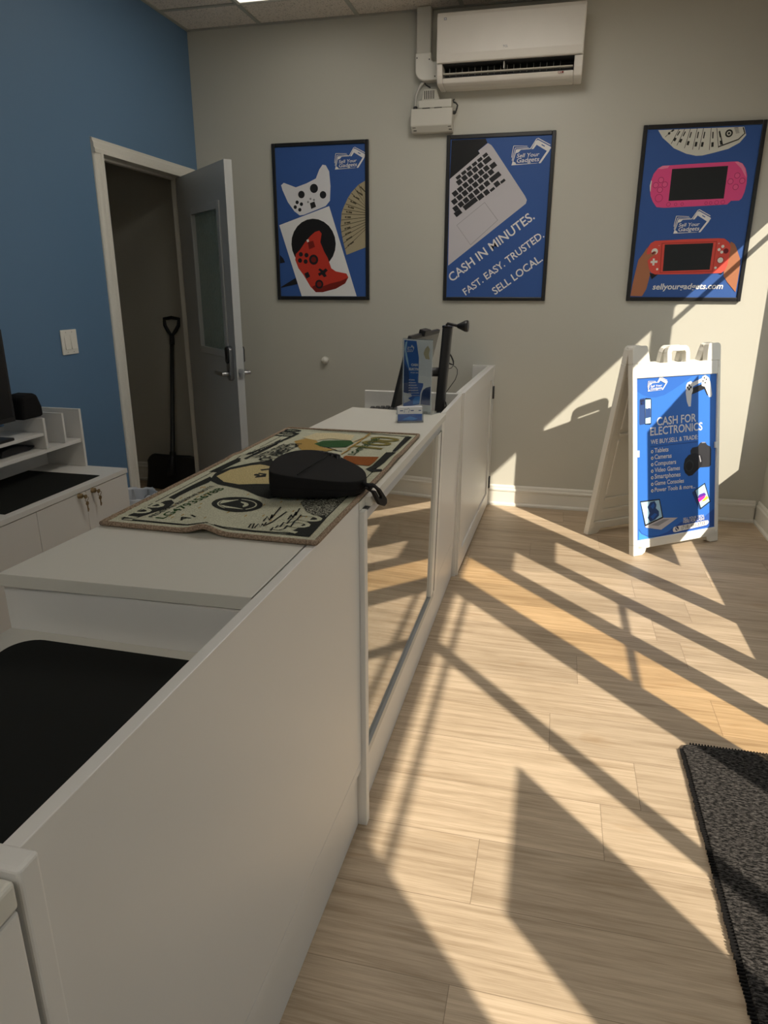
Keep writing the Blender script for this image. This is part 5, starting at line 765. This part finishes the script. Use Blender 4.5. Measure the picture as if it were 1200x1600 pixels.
for i in range(5):
    for k in range(13): xx = -.052+.024*i; yy = -.145+.0242*k; zz = .0165+.0615*(xx+.065)*1.0; b.box(xx-.009, xx+.009, yy-.009, yy+.009, .0125+.0615*(xx+.065), .0185+.0615*(xx+.065))
b.build('keys', BLACKG, t)
# ------------------------------------------------------------------ A-frame pavement sign
sa, sl = .652, .1588
t = thing('sidewalk_sign', 'white plastic A-frame sign with a blue cash for electronics poster in sunlight', 'sign', (3.1141, -.6087, 0), sa)
cs, sn = math.cos(sl), math.sin(sl); SB = .425; cb, sb = math.cos(.165), math.sin(.165)
FR = lambda u, w, d: (u, w*sn+d*cs, w*cs-d*sn)              # front leaf: d = depth behind its face
BK = lambda u, w, d: (u, SB-w*sb-d*cb, w*cb-d*sb)            # back leaf: d measured towards the front leaf
hwid = .3175; th = .038
def leaf(fn, front):
    b = B(); P = lambda pts, a, c: b.prism(pts, a, c, lambda p, q: fn(p[0], p[1], q))
    iu0, iu1, iw0, iw1 = -.288, .296, .084, .962
    P([(-hwid, .06), (iu0, .06), (iu0, 1.037), (-hwid, 1.037)], 0, th); P([(iu1, .06), (hwid, .06), (hwid, 1.037), (iu1, 1.037)], 0, th)
    P([(iu0, iw1), (iu1, iw1), (iu1, 1.037), (iu0, 1.037)], 0, th); P([(iu0, .035), (iu1, .035), (iu1, iw0), (iu0, iw0)], 0, th)
    P([(-hwid, 1.037), (-.197, 1.037), (-.205, 1.09), (-.215, 1.125), (-.225, 1.131), (-.300, 1.131), (-.312, 1.125), (-hwid, 1.112)], 0, th)
    P([(.215, 1.037), (hwid, 1.037), (hwid, 1.112), (.312, 1.125), (.300, 1.131), (.240, 1.131), (.228, 1.125), (.220, 1.09)], 0, th)
    P([(-hwid, 0), (-.255, 0), (-.235, .012), (-.225, .035), (iu0, .0605), (-hwid, .0605)], 0, th); P([(hwid, 0), (.255, 0), (.235, .012), (.225, .035), (iu1, .0605), (hwid, .0605)], 0, th)
    P([(iu0+.0003, iw0+.0003), (iu1-.0003, iw0+.0003), (iu1-.0003, iw1-.0003), (iu0+.0003, iw1-.0003)], .010, .024)
    # ribs pressed into the inner side
    for (u0, u1, w0, w1) in ((-.24, .24, .14, .165), (-.24, -.06, .22, .24), (.06, .24, .22, .24), (-.24, -.22, .26, .60), (.22, .24, .26, .60), (-.24, .24, .62, .64), (-.2, .2, .80, .82), (-.24, -.22, .66, .92), (.22, .24, .66, .92), (-.24, .24, .91, .93)):
        P([(u0, w0), (u1, w0), (u1, w1), (u0, w1)], .0245, .033)
    return b
leaf(FR, True).build('front_leaf', PLAST, t, .005, 3)
leaf(BK, False).build('back_leaf', PLAST, t, .005, 3)
for fn in (FR, BK):
    b = B(); hu = [(-.075, 1.037), (-.075, 1.09), (-.068, 1.112), (-.050, 1.125), (.062, 1.125), (.080, 1.112), (.088, 1.09), (.088, 1.037)]
    hi = [(-.045, 1.037), (-.045, 1.085), (-.042, 1.092), (-.035, 1.096), (.048, 1.096), (.055, 1.092), (.058, 1.085), (.058, 1.037)]
    for k in range(7): b.prism([hu[k], hu[k+1], hi[k+1], hi[k]], .002, .032, lambda p, q: fn(p[0], p[1], q))
    b.build('handle', PLAST, t, .003)
for s_ in (-1, 1): B().cyl((s_*.300, FR(0, 1.098, th)[1]+.004, 1.085), (s_*.316, FR(0, 1.098, th)[1]+.004, 1.085), .014, 16).build('hinge_pin', PLASTG, t)
for s_ in (-.27, .27):
    b = B(); b.prism([(s_-.045, 1.085), (s_+.045, 1.085), (s_+.045, 1.125), (s_-.045, 1.125)], th, th+.012, lambda p, q: FR(p[0], p[1], q)); b.build('hinge_block', PLASTG, t)
for u, w in ((-.30, .06), (-.262, 1.005), (.305, .060), (.306, 1.0)): b = B(); b.prism([(u+.006*math.cos(k*PI/6), w+.006*math.sin(k*PI/6)) for k in range(12)], -.0015, .0005, lambda p, q: FR(p[0], p[1], q)); b.build('rivet', PLAST, t)
b = B(); b.prism([(-.29, .545), (-.276, .545), (-.276, .58), (-.29, .58)], -.002, .008, lambda p, q: FR(p[0], p[1], q)); b.build('clip', PLAST, t); b = B(); b.prism([(.284, .545), (.298, .545), (.298, .58), (.284, .58)], -.002, .008, lambda p, q: FR(p[0], p[1], q))
b.build('clip', PLAST, t)
SBL = (.038, .17, .62); pl = pal(SBL)
a = Art(lambda u, v, z: FR(u, v, .0096-z), .00004)
a.face([(-.2878, .0845), (.2955, .0845), (.2955, .9615), (-.2878, .9615)], pl['BG'], 0)
def sclip(u, v): return (min(max(u, -.287), .2948), min(max(v, .085), .961))
a.draw(ART_SIGN, pl, sclip)
logo(a, ART_SIGNLOGO, pl)
a.build('sign_poster', t)

# ------------------------------------------------------------------ entry mat, posters hung in the shop window
t = thing('entry_mat', 'dark grey ribbed entry mat on the wood floor at the right', 'mat', (2.845, -2.52, 0), 0)
b = B(); b.prism([(.012+.0, -1.75), (.68, -1.75), (.68, .02), (.245, .018), (.035, .012), (.012, .005), (.0, -.018), (.004, -.06)], .0004, .007, lambda p, q: (p[0], p[1], q)); b.build('rubber_backing', BLACK, t)
b = B(); b.prism([(.013, -1.745), (.675, -1.745), (.675, .014), (.245, .013), (.036, .008), (.014, .001), (.003, -.020), (.007, -.06)], .0072, .0125, lambda p, q: (p[0], p[1], q)); b.build('carpet', carpet_mat(), t, .003)
random.seed(5); b = B()
y = -.02
while y > -1.7:
    b.box(-.003-random.random()*.003, .013, y-.0035, y, .004, .0105); y -= .009
b.build('fringe', CLOTH, t)
y = .03; b = B()
while y < .66: b.box(y, y+.0035, .010, .0175+random.random()*.002, .004, .0105); y += .009
b.build('fringe', CLOTH, t)
for y0, y1, z0, z1, lab in ((-1.515, -.96, .60, 1.49, 'poster sheet hung inside the shop window nearest the back wall'), (-4.75, -4.20, .50, 1.39, 'poster sheet hung inside the shop window nearest the front wall')):
    p_ = thing('window_poster', lab, 'poster', (X0-.012, (y0+y1)/2, z0), 0, 'poster sheets in the shop window'); hh = z1-z0; q = (y1-y0)/2
    B().box(0, .003, -q, q, 0, hh).build('poster_sheet', mat('poster_back_white', (.62, .64, .68), .6), p_)
    B().box(.0031, .0036, -q+.01, q-.01, .01, hh-.01).build('poster_print', mat('poster_blue', PB, .5), p_)
